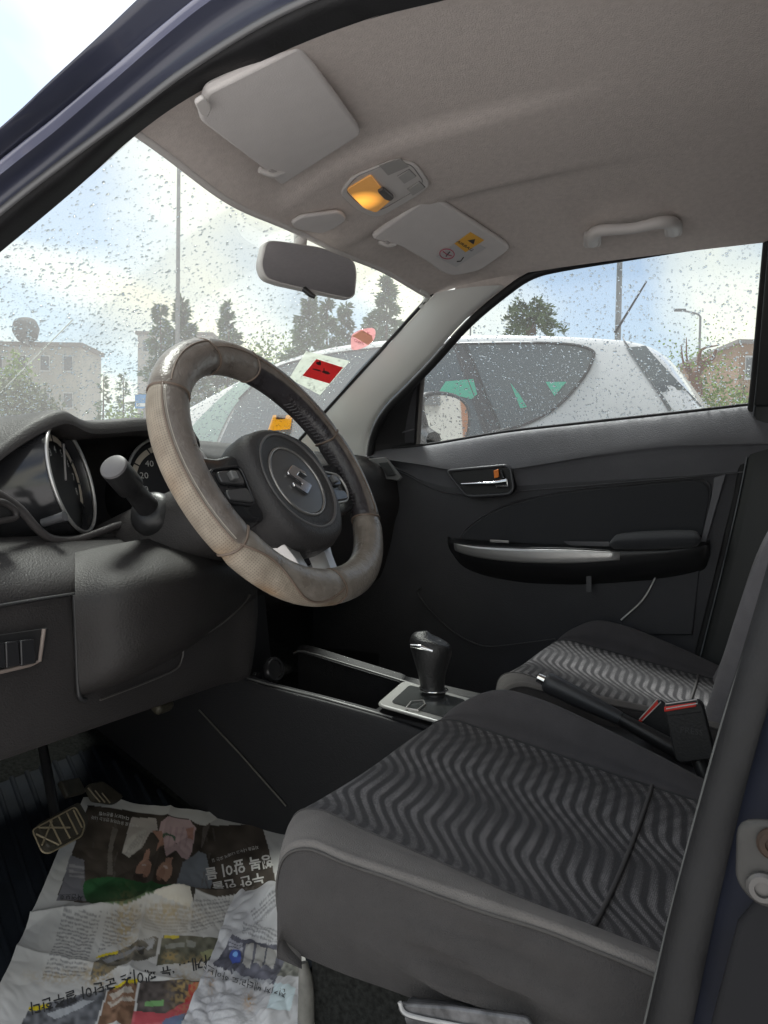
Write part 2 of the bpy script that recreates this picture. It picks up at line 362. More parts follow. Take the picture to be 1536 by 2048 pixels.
# ---- windscreen
def ws(s, t):
    x0, x1 = .483*s, .66*s
    a = np.array([x0, .182+.045*(1-s*s), 1.309+.014*(1-s*s)+hbow(.483*s)]); b = np.array([x1, .70+.14*(1-s*s), .95-.01*(1-s*s)])
    p = a*(1-t)+b*t; k = 4*t*(1-t); return p+np.array([0, .012*k, .02*k])
wsp = P_('windscreen')
WSG = np.array([[ws(s, t) for s in np.linspace(-1.03, 1.03, 41)] for t in np.linspace(0, 1.05, 31)])
toward(gridobj('glass_pane', WSG, WGLASS, wsp), (0, 3, 3))
def drops(name, fn, n, rmin, rmax, parent, dens, side):
    """rain: flattened domes on the outer face of a pane; fn(a, b) gives the pane, side the way out"""
    seg = 7; V, F = [], []
    cnt = 0; tries = 0
    while cnt < n and tries < n*40:
        tries += 1
        a, b = rng.random(2)
        if rng.random() > dens(a, b): continue
        p = fn(a, b); e1 = fn(min(a+.002, 1.0), b)-fn(a-.002, b); e2 = fn(a, b+.002)-fn(a, b-.002)
        nn = np.cross(e1, e2); nn /= np.linalg.norm(nn)
        if nn@side < 0: nn = -nn
        e1 /= np.linalg.norm(e1); e2 = np.cross(nn, e1)
        u = rng.random(); r = rmin+(rmax-rmin)*(u**4.2 if rng.random() < .93 else u**.8*.9)
        el = rng.uniform(.8, 1.25); h = r*rng.uniform(.42, .62); p = p+nn*.0004; base = len(V); ph = rng.random()*6.28
        for kk, (q, hh) in enumerate(((1, 0), (.9, .45), (.55, .85))):
            for j in range(seg):
                an = 2*math.pi*j/seg+ph; wob = 1+.16*math.sin(2*an+ph*3)
                V.append(p+nn*h*hh+r*q*wob*(math.cos(an)*e1*el+math.sin(an)*e2/el))
        V.append(p+nn*h)
        for kk in range(2):
            for j in range(seg):
                F.append((base+kk*seg+j, base+kk*seg+(j+1) % seg, base+(kk+1)*seg+(j+1) % seg, base+(kk+1)*seg+j))
        for j in range(seg): F.append((base+2*seg+j, base+2*seg+(j+1) % seg, base+3*seg))
        F.append(tuple(base+j for j in range(seg))[::-1]); cnt += 1
    me = bpy.data.meshes.new(name); me.from_pydata([tuple(v) for v in V], [], F); me.materials.append(WATER)
    me.polygons.foreach_set('use_smooth', [len(f) != seg for f in F]); me.set_sharp_from_angle(angle=R(75)); me.update()
    return finish(bpy.data.objects.new(name, me), parent, None, 'stuff')
drops('raindrops', lambda a, b: ws(-1+2*a, b), 14500, .0008, .0031, wsp, lambda a, b: .30+.70*sstep(.1, .65, b), np.array([0, .5, 1.]))

# ---- passenger side: pillar lining, seals, door
pp = P_('front_pillar', 'pale grey cloth lined windscreen pillar on the passenger side')
gl_e = np.array([wsedge(t, 1)+np.array([-.002, -.006, 0]) for t in np.linspace(-.02, 1.03, 8)])
sb = [at(1010, 572, x=.50), at(930, 640, x=.522), at(860, 718, x=.548), at(812, 768, x=.568), at(775, 805, x=.585), at(752, 838, x=.60), at(738, 875, x=.62), at(732, 915, x=.63)]
sb = np.array(sb)
md = gl_e*.5+sb*.5+np.array([-.018, -.022, 0])
gridobj('pillar_lining', surf(np.stack([gl_e, gl_e*.8+sb*.2+np.array([-.012, -.016, 0]), md, gl_e*.15+sb*.85+np.array([-.012, -.012, 0]), sb], 1), 4, 4), TRIMGREY, pp)
tube('glass_border', gl_e+np.array([.002, .008, .002]), .005, BLACK, pp, seg=6)
tube('header_corner', [ws(.9, .0), ws(.97, .0), ws(1.0, .03), wsedge(.06, 1)], .006, TRIMGREY, pp, seg=6, n=4)
# roof side lining on the passenger side is the headliner edge; seal follows the door opening
SP = [(1536, 462), (1400, 478), (1250, 502), (1120, 524), (1060, 540), (1010, 572), (930, 640), (860, 718), (812, 768), (775, 805), (752, 838), (738, 875), (732, 915)]
sx = [.50, .50, .50, .50, .50, .502, .524, .55, .57, .587, .602, .622, .632]
sealp = np.array([at(p[0], p[1], x=xx) for p, xx in zip(SP, sx)])
sealp = np.concatenate([[sealp[0]+np.array([0, -.5, -.01])], sealp])
door = P_('passenger_door', 'dark grey plastic passenger door panel with cloth insert and silver strip')
WPL = plane3((.69, 0, .98), (.69, 1, .98), (.51, 0, 1.375))
tube('opening_seal', sealp+np.array([.012, -.004, -.008]), .011, RUBBER, door, seg=8, n=4)
tube('seal_piping', sealp+np.array([.008, -.008, -.003]), .0028, mat('seal_piping', (.20, .19, .21), .6), door, seg=6, n=4)
yy_ = np.linspace(-1.0, .12, 26); bq = sealp[:8]; o_ = np.argsort(bq[:, 1])
bot_ = np.stack([np.interp(yy_, bq[o_, 1], bq[o_, k]) for k in range(3)], 1); bot_[:, 1] = yy_
top_ = np.array([(hwid(y)-.004, y, roofz(hwid(y)-.004, y)+.002) for y in yy_])
SLG = surf(np.stack([top_, top_*.5+bot_*.5+np.array([.004, 0, .0]), bot_+np.array([.006, 0, -.002])], 1), 1, 3); gridobj('side_lining', SLG, LINING, lining)
# window frame (black) between seal and glass, the glass itself
gout = [(700, 930), (845, 748), (950, 640), (1010, 582), (1062, 546), (1250, 513), (1400, 488), (1490, 471), (1516, 472), (1532, 490), (1526, 560), (1490, 830)]
def wp(p, off=0): return at(p[0], p[1], pl=(WPL[0]+WPL[1]*off, WPL[1]))
fo = np.array([sealp[i]+np.array([.02, 0, -.012]) for i in range(1, len(sealp))])
fi = np.array([wp(p) for p in [(1600, 462), (1400, 490), (1250, 515), (1120, 537), (1062, 549), (1012, 584), (952, 642), (880, 714), (846, 748), (842, 790), (838, 830), (836, 870), (834, 905)]])
gridobj('window_frame', surf(np.stack([fo, fo*.5+fi*.5+np.array([.004, 0, 0]), fi], 1), 3, 2), BLACK, door)
# glass
gp = np.array([wp((820, 930), -.012), wp((820, 740), -.012), wp((1000, 560), -.012), wp((1620, 440), -.012), wp((1620, 840), -.012)])
toward(mesh('window_glass', gp, [(0, 1, 2, 3, 4)], SGLASS, door, smooth=False), (5, 0, 1))
g0, g1, g2, g3 = wp((838, 890), -.012), wp((838, 500), -.012), wp((1540, 470), -.012), wp((1490, 812), -.012)
GP = np.array(gout[1:]+[(838, 892)])
def sidepane(a, b): return (g0*(1-a)+g3*a)*(1-b)+(g1*(1-a)+g2*a)*b
def sdens(a, b):
    q = pj(sidepane(a, b)); return (1.0 if inpoly(q[0], q[1], GP) else 0)*(.45+.55*(1-b))*(1-.25*a)
drops('raindrops', sidepane, 6000, .0007, .0031, door, sdens, np.array([1., 0, .3]))
# dividing bar and mirror sail
tube('divider_bar', [wp((847, 742), .004), wp((842, 800), .004), wp((836, 896), .004)], .006, mat('divider_grey', (.16, .15, .145), .5), door, seg=8)
slab('mirror_sail', [wp(p, .006) for p in [(835, 762), (818, 770), (790, 797), (768, 822), (752, 860), (748, 890), (830, 885)]], WPL[1], .006, DOORL, door, bevel=.002)
tube('sail_ridge', [wp((755, 872), .013), wp((800, 866), .013), wp((829, 858), .013)], .002, DOORU, door, seg=6)
# door mirror outside the glass
mo = at(893, 838, x=.86)
mex, mey, mn = basis(R(-26), R(4))
mp_ = [(-.085, .045), (-.05, .068), (.01, .072), (.06, .062), (.088, .035), (.09, -.01), (.075, -.055), (.045, -.073), (-.03, -.07), (-.06, -.05), (-.08, 0)]
def mpt(a, b, h=0): return mo+mex*a+mey*b+mn*h
outl = smooth_poly(mp_, 4)
rings = []
for q, h in ((.82, -.004), (1, 0), (1.13, -.006), (1.16, -.03), (1.0, -.075), (.6, -.10), (.05, -.11)):
    rings.append([mpt(a*q, b*q, h) for a, b in outl])
mesh('mirror_housing', np.array(rings).reshape(-1, 3), gridfaces(len(rings), len(outl), False, True), BLACK, door)
mesh('mirror_glass', [mpt(a*.99, b*.99, -.001) for a, b in outl], [tuple(range(len(outl)))], mat('mirror_silver', (.60, .61, .60), .02, metal=1), door, smooth=False)
tube('mirror_arm', [mpt(-.06, -.03, -.05), np.array([.72, mo[1]-.02, .98])], .022, BLACK, door)
# belt, upper trim
top = [(720, 900), (840, 893), (1000, 867), (1120, 853), (1250, 839), (1380, 825), (1500, 811), (1620, 798)]
cre = [(720, 926), (800, 940), (870, 975), (925, 986), (1010, 982), (1250, 962), (1460, 944), (1600, 930)]
foldp = [(720, 910), (830, 925), (950, 940), (1060, 928), (1200, 905), (1330, 888), (1420, 884), (1600, 880)]
r0 = np.array([at(*p, x=.69) for p in top]); r0[:, 2] -= .012
r1 = np.array([at(*p, x=.672) for p in top]); ra = np.array([at(p[0]*.75+q[0]*.25, p[1]*.75+q[1]*.25, x=.655) for p, q in zip(top, foldp)])
r2 = np.array([at(*p, x=.632) for p in foldp]); r2b = np.array([at(p[0]*.8+q[0]*.2, p[1]*.8+q[1]*.2, x=.638) for p, q in zip(foldp, cre)]); r3 = np.array([at(p[0], p[1]-4, x=.662) for p in cre]); r4 = np.array([at(*p, x=.664) for p in cre]); r5 = r4+np.array([.012, 0, -.002])
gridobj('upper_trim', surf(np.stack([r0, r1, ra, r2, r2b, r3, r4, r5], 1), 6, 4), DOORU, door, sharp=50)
slab('edge_strip', [at(*p, x=.652) for p in [(1428, 955), (1452, 948), (1410, 1092), (1400, 1088), (1424, 990)]], (-1, 0, 0), .004, DOORU, door, bevel=.0015)
tube('belt_strip', r1+np.array([.004, -.0, .003]), .004, RUBBER, door, seg=8, n=4)
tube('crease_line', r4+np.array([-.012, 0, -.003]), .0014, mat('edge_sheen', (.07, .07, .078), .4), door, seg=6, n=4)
# lower panel
low = []
for zz_ in (.90, .84, .74, .62, .50, .40, .28, .2):
    low.append([(.658+(.012 if zz_ > .85 else 0)+.012*max(0, (.62-zz_)/.4), y, zz_+.02*(-y)) for y in (.62, .45, .25, .05, -.15, -.3, -.42, -.50)])
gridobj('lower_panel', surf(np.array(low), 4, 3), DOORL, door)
# cloth insert
ins = [(918, 1078), (935, 1058), (965, 1036), (1010, 1014), (1070, 997), (1150, 983), (1250, 973), (1390, 961), (1412, 966), (1420, 985), (1412, 1040), (1400, 1092), (1230, 1092), (1100, 1090)]
slab('cloth_insert', [at(*p, x=.653) for p in rnd([at(*p, x=.653)*0+np.array([p[0], p[1], 0]) for p in ins], 10, 2)[:, :2]], (-1, 0, 0), .006, DOORF, door, bevel=.003)
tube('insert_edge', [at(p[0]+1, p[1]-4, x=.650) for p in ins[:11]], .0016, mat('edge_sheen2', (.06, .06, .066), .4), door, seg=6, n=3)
# armrest
ax_ = [(895, 1082), (915, 1086), (960, 1092), (1050, 1096), (1150, 1098), (1240, 1102), (1330, 1100), (1400, 1092), (1420, 1088)]
ab_ = [(897, 1092), (918, 1106), (965, 1118), (1050, 1127), (1150, 1128), (1240, 1122), (1330, 1114), (1400, 1105), (1420, 1100)]
inx = [.648, .62, .602, .592, .588, .588, .594, .61, .645]
A0 = np.array([at(p[0], p[1]-9, x=.652) for p in ax_]); A1 = np.array([at(p[0], p[1]-1, x=x+.012) for p, x in zip(ax_, inx)]); A2 = np.array([at(*p, x=x) for p, x in zip(ax_, inx)])
A3 = np.array([at(*p, x=x+.003) for p, x in zip(ab_, inx)]); A4 = A3+np.array([.03, 0, -.035]); A5 = A3+np.array([.062, 0, -.055])
gridobj('armrest', surf(np.stack([A0, A1, A2, A3, A4, A5], 1), 4, 3), BLACK, door)
t0 = surf(np.stack([A2+np.array([-.003, 0, -.002]), (A2+A3)/2+np.array([-.005, 0, -.002]), A3+np.array([-.003, 0, .002])], 1), 4, 3)
k0, k1 = 3, 20
gridobj('silver_strip', t0[k0:k1+1], SILVER, door, thick=.002, off=1)
pad = []
for f, sc_ in ((0, .25), (.05, .8), (.15, 1), (.5, 1.08), (.85, 1.0), (.96, .8), (1, .3)):
    p = at(1222+f*178, 1096-f*6, x=.615); cen = p+np.array([.0, 0, .010])
    pad.append([cen+np.array([.036*math.cos(a)*(.6+.4*sc_), 0, .021*math.sin(a)*sc_+.004*sc_]) for a in np.linspace(0, 2*math.pi, 15)[:-1]])
pad = np.array(pad); pad = cr1(pad, 4)
mesh('armrest_pad', pad.reshape(-1, 3), gridfaces(pad.shape[0], pad.shape[1], False, True)+[tuple(range(14)), tuple(range((pad.shape[0]-1)*14, pad.shape[0]*14))], DOORF, door)
slab('window_switch', [at(*p, x=.612) for p in [(980, 1081), (1018, 1083), (1018, 1087), (980, 1085)]], (-.5, 0, 1), .003, SILVER, door, bevel=.001)
slab('pull_cup', [at(*p, x=.618) for p in [(1128, 1084), (1140, 1091), (1218, 1093), (1218, 1085)]], (-.3, 0, 1), .002, mat('pull_cup', (.10, .10, .11), .4), door)
# inner door handle
bez = [(893, 942), (1012, 931), (1021, 938), (1027, 978), (1018, 988), (944, 993), (930, 989)]
bez3 = [at(p[0], p[1], x=.626) for p in rnd([np.array([*p]) for p in bez], 9, 3)]
tube('handle_bezel', bez3, .0042, mat('bezel_black', (.05, .05, .055), .3), door, seg=8, closed=True)
slab('handle_recess', [p+np.array([.001, 0, 0]) for p in bez3], (1, 0, 0), .03, mat('recess_black', (.008, .008, .009), .6), door)
tube('door_lever', [at(923, 968, x=.620), at(960, 967, x=.616), at(990, 966, x=.617), at(1014, 963, x=.620)], [.003, .0042, .006, .009], CHROME, door, seg=10, n=3)
slab('lever_plate', [at(*p, x=.623) for p in [(990, 966), (1016, 958), (1018, 974), (992, 976)]], (-1, 0, 0), .005, CHROME, door, bevel=.002)
slab('lock_tab', [at(*p, x=.622) for p in [(988, 941), (998, 938), (999, 954), (989, 957)]], (-1, 0, 0), .004, ORANGE, door, bevel=.0015)
tube('lock_knob', [at(1002, 941, x=.621), at(1007, 957, x=.619)], .0035, SATIN, door)
# pocket edge, speaker outline, reflected bar
tube('pocket_edge_glint', [at(1312, 1142, x=.645), at(1309, 1158, x=.648), at(1285, 1200, x=.65), at(1242, 1240, x=.65)], .0022, SILVER, door, seg=6, n=4)  # silver tube drawn for the highlight along the pocket edge
slab('pocket_panel', [at(*p, x=.654) for p in [(1314, 1150), (1400, 1132), (1385, 1270), (1220, 1270), (1250, 1238)]], (1, 0, 0), .02, DOORL, door, bevel=.003)
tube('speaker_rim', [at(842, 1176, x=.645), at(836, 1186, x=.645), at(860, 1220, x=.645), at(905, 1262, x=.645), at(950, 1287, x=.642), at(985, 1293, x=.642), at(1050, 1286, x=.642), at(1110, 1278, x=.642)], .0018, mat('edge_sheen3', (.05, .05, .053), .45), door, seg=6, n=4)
slab('reflected_bar', [at(*p, x=.62) for p in [(1173, 1146), (1183, 1146), (1183, 1184), (1173, 1184)]], (-1, 0, 0), .002, mat('reflected_grey', (.06, .06, .065), .5), door)  # grey plate stands for an upright reflection on the door
slab('outer_skin', [(.79, .55, .25), (.79, -.6, .25), (.83, -.6, .7), (.80, -.6, .96), (.80, .55, .93), (.83, .55, .7)], (1, 0, 0), .012, NAVY, door)
slab('door_bottom', [(.66, .62, .2), (.66, -.5, .2), (.80, -.5, .24), (.80, .62, .24)], (0, 0, -1), .01, NAVY, door)
# passenger centre pillar
bpil = P_('centre_pillar', 'black lined centre pillar on the passenger side')
bl = [(1532, 470), (1500, 810), (1478, 950), (1440, 1120), (1395, 1300), (1370, 1400)]
bx = [.50, .655, .655, .65, .645, .64]
c0 = np.array([at(*p, x=x+.02) for p, x in zip(bl, bx)]); c1 = np.array([at(p[0]+9, p[1], x=x-.005) for p, x in zip(bl, bx)])
c2 = np.array([at(p[0]+30, p[1], x=x-.018) for p, x in zip(bl, bx)]); c3 = c2+np.array([-.01, -.12, 0]); c4 = c3+np.array([.06, -.1, 0])
gridobj('pillar_lining', surf(np.stack([c1, c2, c3, c4], 1), 5, 3), mat('pillar_dark', (0.0170, 0.0185, 0.0190), .5, spec=.4), bpil)
tube('door_seal', (c0+c1)/2+np.array([-.0, 0, 0]), .009, RUBBER, bpil, n=4)
tube('seal_edge', c1+np.array([-.004, -.0, 0]), .0016, mat('seal_edge_sheen', (.12, .13, .14), .35), bpil, seg=6, n=4)
slab('upper_lining', [at(1508, 812, x=.63), at(1600, 812, x=.63), at(1640, 440, x=.49), at(1538, 466, x=.49)], (1, 0, 0), .02, MATS['pillar_dark'], bpil, bevel=.004)
# ---- driver side centre pillar with its seal and striker
dp = P_('centre_pillar', 'navy painted centre pillar beside the driver seat with black seal and door striker')
sc_l = [(1740, 560), (1690, 800), (1612, 1085), (1552, 1290), (1487, 1500), (1405, 1810), (1345, 2070), (1290, 2300)]
sp = np.array([at(*p, x=-.665-.01*sstep(1500, 2100, p[1])) for p in sc_l])
tube('door_seal', sp, .0185, RUBBER, dp, seg=16, n=4)
wl = np.array([at(p[0]-47*(.75+.25*p[1]/2048), p[1], x=-.668) for p in sc_l])
wm = mat('woven_welt', (.10, .103, .10), .85, bump=1, bscale=260)
tube('woven_welt', wl, .0055, wm, dp, seg=10, n=4)
for i in range(0, 0): pass
pil = []
for p, q in zip(sc_l, sp):
    a = at(p[0]+38, p[1], x=-.690); pil.append([a+np.array([.03, .004, 0]), a, a+np.array([-.018, -.035, 0]), a+np.array([-.030, -.08, 0]), a+np.array([-.034, -.2, 0])])
gridobj('pillar_paint', surf(np.array(pil), 4, 4), mat('navy_jamb_shaded', (.006, .0075, .014), .55, spec=.15, var=.3, vscale=30), dp)  # navy paint darkened to stand for shade on the pillar face
b0 = at(1530, 1722, x=-.722)
stp = rnd([(-.017, .034), (.017, .040), (.02, -.02), (.012, -.036), (-.010, -.036), (-.022, -.02)], .014, 4)
lean = .12
def stq(a, b, h=0): return b0+np.array([-h, -a-b*lean*-1*.9, b])
slab('striker_plate', [stq(a*.8, b*.72) for a, b in stp], (-1, 0, 0), .007, mat('striker_steel', (0.0475, 0.0465, 0.0446), .55, metal=.25, spec=.3, var=.2, vscale=60), dp, bevel=.003, seg=3)
lathe('striker_bolt', [(.0095, 0), (.0095, .003), (.0078, .005), (.0048, .0052), (.0045, .003), (.001, .003)], stq(-.002, -.013, .007), (-1, 0, 0), mat('bolt_steel', (0.0960, 0.0930, 0.0900), .45, metal=.5), dp, seg=24)
lathe('striker_bolt', [(.0095, 0), (.0095, .003), (.0078, .005), (.0048, .0052), (.0045, .003), (.001, .003)], stq(.006, .015, .007), (-1, 0, 0), mat('bolt_rust', (0.0306, 0.0180, 0.0115), .7, metal=.3, var=.4, vscale=90), dp, seg=24)
slab('seat_belt_trim', [at(*p, x=-.715) for p in [(1475, 1850), (1420, 2060), (1540, 2100), (1600, 1700)]], (1, 0, 0), .01, mat('pillar_trim_dark', (.014, .0142, .016), .7, spec=.12), dp, bevel=.003)

# ---- floor, firewall, rear shell
def floorz(x, y): return .205+max(0, y-.33)*.42
fl = P_('floor_pan')
gridobj('floor_carpet', np.array([[(x, y, floorz(x, y)) for x in np.linspace(-.70, .70, 15)] for y in np.linspace(-1.9, .85, 40)]), CARPET, fl)
slab('underbody', [(-.72, -1.95, .16), (.72, -1.95, .16), (.72, .9, .16), (-.72, .9, .16)], (0, 0, 1), .01, BLACK, fl)
slab('firewall', [(-.72, .86, .2), (.72, .86, .2), (.70, .86, .95), (-.70, .86, .95)], (0, 1, 0), .02, BLACK, fl)
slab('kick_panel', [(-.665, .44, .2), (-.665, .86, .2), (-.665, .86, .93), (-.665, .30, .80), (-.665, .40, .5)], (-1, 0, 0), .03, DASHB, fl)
slab('kick_panel', [(.665, .40, .2), (.665, .86, .2), (.665, .86, .95), (.665, .40, .95)], (1, 0, 0), .03, BLACK, fl)
slab('door_sill', [(-.84, .5, .20), (-.84, -.75, .20), (-.71, -.75, .20), (-.71, .5, .20)], (0, 0, 1), .045, mat('sill_plastic', (.04, .04, .042), .5), fl, bevel=.008)
body = P_('body_shell')
for s in (-1, 1):
    slab('rear_side_panel', [(s*.70, -.70, .2), (s*.70, -1.9, .2), (s*.70, -1.9, .98), (s*.70, -.70, .98)], (s, 0, 0), .05, NAVY, body)
    slab('rear_quarter_pillar', [(s*.70, -1.45, .98), (s*.70, -1.9, .98), (s*.47, -1.85, 1.34), (s*.49, -1.25, 1.36)], (s, 0, 0), .04, NAVY, body)
    mesh('rear_side_glass', [(s*.70, -.66, .97), (s*.70, -1.5, .97), (s*.48, -1.3, 1.38), (s*.49, -.66, 1.38)], [(0, 1, 2, 3)], RGLASS, body, smooth=False)
    slab('front_fender', [(s*.80, .5, .3), (s*.80, 1.55, .3), (s*.74, 1.5, .72), (s*.72, .85, .90), (s*.76, .5, .90)], (s, 0, 0), .03, NAVY, body)
slab('hinge_pillar', [(-.70, .30, .2), (-.70, .62, .2), (-.70, .74, .92), (-.66, .60, .99), (-.69, .40, .90), (-.70, .31, .72)], (-1, 0, 0), .05, NAVY, body, bevel=.01)
slab('tailgate', [(-.70, -1.9, .2), (.70, -1.9, .2), (.70, -1.9, .98), (-.70, -1.9, .98)], (0, -1, 0), .05, NAVY, body)
mesh('rear_glass', [(-.66, -1.91, .98), (.66, -1.91, .98), (.46, -1.82, 1.34), (-.46, -1.82, 1.34)], [(0, 1, 2, 3)], RGLASS, body, smooth=False)
hood = surf(np.array([[(x*k, y, z-.05*abs(x)**2) for x in (-1, -.6, 0, .6, 1)] for y, z, k in ((.88, .93, .74), (1.2, .88, .74), (1.55, .76, .72), (1.72, .55, .68))]), 4, 4)
gridobj('hood', hood, NAVY, body)
slab('front_bumper', [(-.72, 1.7, .2), (.72, 1.7, .2), (.68, 1.7, .58), (-.68, 1.7, .58)], (0, 1, 0), .05, NAVY, body, bevel=.03)
for s in (-1, 1):
    for y in (1.15, -1.4):
        wh = empty('road_wheel', parent=car)
        lathe('tyre', [(.20, -.09), (.285, -.085), (.30, -.06), (.30, .06), (.285, .085), (.20, .09)], (s*.74, y, .30), (s, 0, 0), TYRE, wh)
        lathe('rim', [(.01, .05), (.06, .06), (.17, .05), (.20, .085), (.205, .06), (.205, -.05)], (s*.74, y, .30), (s, 0, 0), SILVER, wh)
rb = P_('rear_bench')
slab('bench_cushion', [(-.62, -1.0, .30), (.62, -1.0, .30), (.62, -1.5, .30), (-.62, -1.5, .30)], (0, 0, 1), .2, SEATC, rb, bevel=.05, seg=4)
slab('bench_back', [(-.62, -1.45, .45), (.62, -1.45, .45), (.60, -1.68, 1.02), (-.60, -1.68, 1.02)], (0, -1, 0), .12, SEATC, rb, bevel=.04, seg=4)

# ---- dashboard
db = P_('dashboard')
DRV = lambda zh: [(.80, .93), (.46, .935), (.33, zh+.004), (.305, zh-.004), (.31, zh-.022), (.42, zh-.032), (.44, .85), (.43, .775), (.30, .772), (.262, .768), (.225, .752), (.19, .728), (.178, .70), (.172, .64), (.18, .56), (.20, .527), (.32, .52), (.62, .5)]
PAS = [(.80, .93), (.50, .935), (.42, .925), (.395, .915), (.375, .905), (.36, .893), (.35, .87), (.345, .84), (.34, .81), (.342, .79), (.345, .775), (.35, .76), (.355, .74), (.365, .69), (.385, .62), (.41, .58), (.48, .55), (.68, .5)]
stx = [-.69, -.62, -.57, -.53, -.49, -.45, -.40, -.34, -.28, -.22, -.17, -.12, 0, .2, .4, .55, .655]
zh_ = [.845, .872, .905, .928, .942, .932, .936, .944, .946, .934, .92]
D = []
for i, x in enumerate(stx):
    if i < len(zh_): a = np.array(DRV(zh_[i]))
    else: a = np.array(PAS)
    if i == 10: a = a*.5+np.array(PAS)*.5
    D.append([(x, q[0], q[1]) for q in a])
DG = surf(np.array(D), 5, 3)
gridobj('dash_shell', DG, DASH, db, sharp=60)
slab('dash_end_cap', [(-.692, q[0], q[1]) for q in DRV(.845)], (-1, 0, 0), .004, DASH, db)
# lower rim of the cluster bay, drawn as a raised edge
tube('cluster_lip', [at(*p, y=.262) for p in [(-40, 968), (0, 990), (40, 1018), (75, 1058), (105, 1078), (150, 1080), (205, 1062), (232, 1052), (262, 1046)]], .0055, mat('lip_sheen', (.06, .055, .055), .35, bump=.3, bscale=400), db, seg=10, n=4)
# seam of lower panel and the column cover
tube('panel_seam', [at(*p, y=.172) for p in [(-40, 1220), (0, 1212), (70, 1200), (150, 1188)]], .0025, BLACK, db, seg=6)
cc = [[(150, 1105), (230, 1088), (330, 1075), (430, 1085), (500, 1130)], [(150, 1190), (240, 1160), (340, 1140), (440, 1130), (518, 1160)], [(154, 1290), (240, 1262), (340, 1225), (430, 1195), (515, 1180)], [(160, 1380), (250, 1350), (345, 1300), (430, 1245), (512, 1195)], [(175, 1392), (255, 1362), (350, 1314), (435, 1258), (505, 1205)]]
cy2 = [[.22, .21, .20, .21, .23], [.163, .125, .11, .12, .17], [.160, .115, .10, .11, .165], [.162, .12, .108, .12, .17], [.185, .185, .18, .19, .21]]
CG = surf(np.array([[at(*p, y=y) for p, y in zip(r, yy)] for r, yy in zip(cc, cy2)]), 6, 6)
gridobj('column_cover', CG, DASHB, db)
tube('cover_gap', [at(*p, y=.168) for p in [(149, 1190), (153, 1290), (158, 1388), (172, 1400)]], .003, BLACK, db, seg=8, n=3)
tube('lower_edge_line', [at(*p, y=.17) for p in [(200, 1400), (300, 1362), (352, 1338), (364, 1318), (367, 1298)]], .0014, mat('edge_sheen4', (.08, .075, .07), .5), db, seg=6, n=3)
tube('lower_edge_line', [at(*p, y=.15) for p in [(380, 1285), (440, 1250), (480, 1215), (500, 1190)]], .0016, MATS['edge_sheen4'], db, seg=6, n=3)
# switch bank at the far left of the knee panel
sw = [at(*p, y=.166) for p in [(-40, 1275), (92, 1256), (82, 1322), (-40, 1352)]]
slab('switch_recess', sw, (0, -1, 0), .004, BLACK, db)
for a, b in ((-30, 2), (4, 30), (34, 62)):
    slab('push_switch', [at(*p, y=.162) for p in [(a, 1284-a*.12), (b, 1284-b*.12), (b+4, 1334-b*.14), (a+2, 1336-a*.14)]], (0, -1, 0), .006, SATIN, db, bevel=.0015)
tube('switch_bezel', [at(*p, y=.160) for p in [(88, 1258), (79, 1322), (60, 1330), (0, 1344), (-40, 1352)]], .0024, mat('bezel_worn', (.22, .18, .16), .5), db, seg=8)
# side vent
vo = rnd([(-60, 1000), (8, 1004), (32, 1020), (34, 1036), (-60, 1052)], 8, 3)
tube('air_vent_rim', [at(p[0], p[1], y=.235) for p in vo], .004, DASH, db, seg=8, closed=True)
slab('air_vent', [at(p[0], p[1], y=.239) for p in vo], (0, 1, 0), .02, BLACK, db)
# gauges
def gauge(G_, az, tl, r, needle, nums, name):
    e1, e2, nn = basis(R(az), R(tl))
    q = lambda a, b, h=0: G_+e1*a+e2*b+nn*h
    go = empty(name, parent=db) if False else db
    lathe('gauge_tube', [(r*1.12, -.12), (r*1.08, -.06), (r*1.02, -.006), (r*.985, -.002), (r*.965, -.010), (r*.955, -.017)], q(0, 0), nn, mat('gauge_gloss', (.02, .02, .022), .18, spec=.6), db, seg=56)
    tube('gauge_ring', [q(r*math.cos(a), r*math.sin(a), .001) for a in np.linspace(0, 2*math.pi, 57)[:-1]], .0026, SILVER, db, seg=8, closed=True)
    lathe('gauge_face', [(r*.97, -.016), (r*.5, -.0165), (.001, -.0165)], q(0, 0), nn, mat('gauge_face', (.012, .012, .013), .4), db, seg=48)
    # pale scale arc
    an = np.linspace(R(215), R(-35), 40); P0 = np.array([q(r*.86*math.cos(a), r*.86*math.sin(a), -.012) for a in an]); P1 = np.array([q(r*.74*math.cos(a), r*.74*math.sin(a), -.012) for a in an])
    k = int(40*needle); gridobj('scale_arc', np.stack([P0[k:], P1[k:]], 1), mat('scale_print', (.50, .44, .36), .5), db)
    for j, s in enumerate(nums):
        a = R(215-250*(j+.5)/len(nums)); c = (r*.58*math.cos(a), r*.58*math.sin(a))
        text3('dial_number', s, r*.20, lambda x, y, c=c: q(c[0]+x, c[1]+y, -.0115), mat('dial_white', (.55, .54, .52), .5), db)
    for j in range(9):
        a = R(215-250*j/8); slab('dial_tick', [q(r*.88*math.cos(a+da), r*.88*math.sin(a+da), -.0115) for da in (-.02, .02)]+[q(r*.72*math.cos(a+da), r*.72*math.sin(a+da), -.0115) for da in (.02, -.02)], nn, .0006, BLACK, db)
    a = R(60); tube('gauge_needle', [q(0, 0, -.008), q(r*.8*math.cos(a), r*.8*math.sin(a), -.008)], .0016, mat('needle', (.35, .33, .32), .4), db, seg=6)
gauge(np.array([-.475, .31, .850]), 30, 15, .078, .0, ['0', '1', '2', '3', '4', '5', '6', '7', '8'], 'g1')
gauge(np.array([-.255, .325, .852]), -26, 15, .075, .0, ['0', '20', '40', '60', '100', '140', '180', '220'], 'g2')
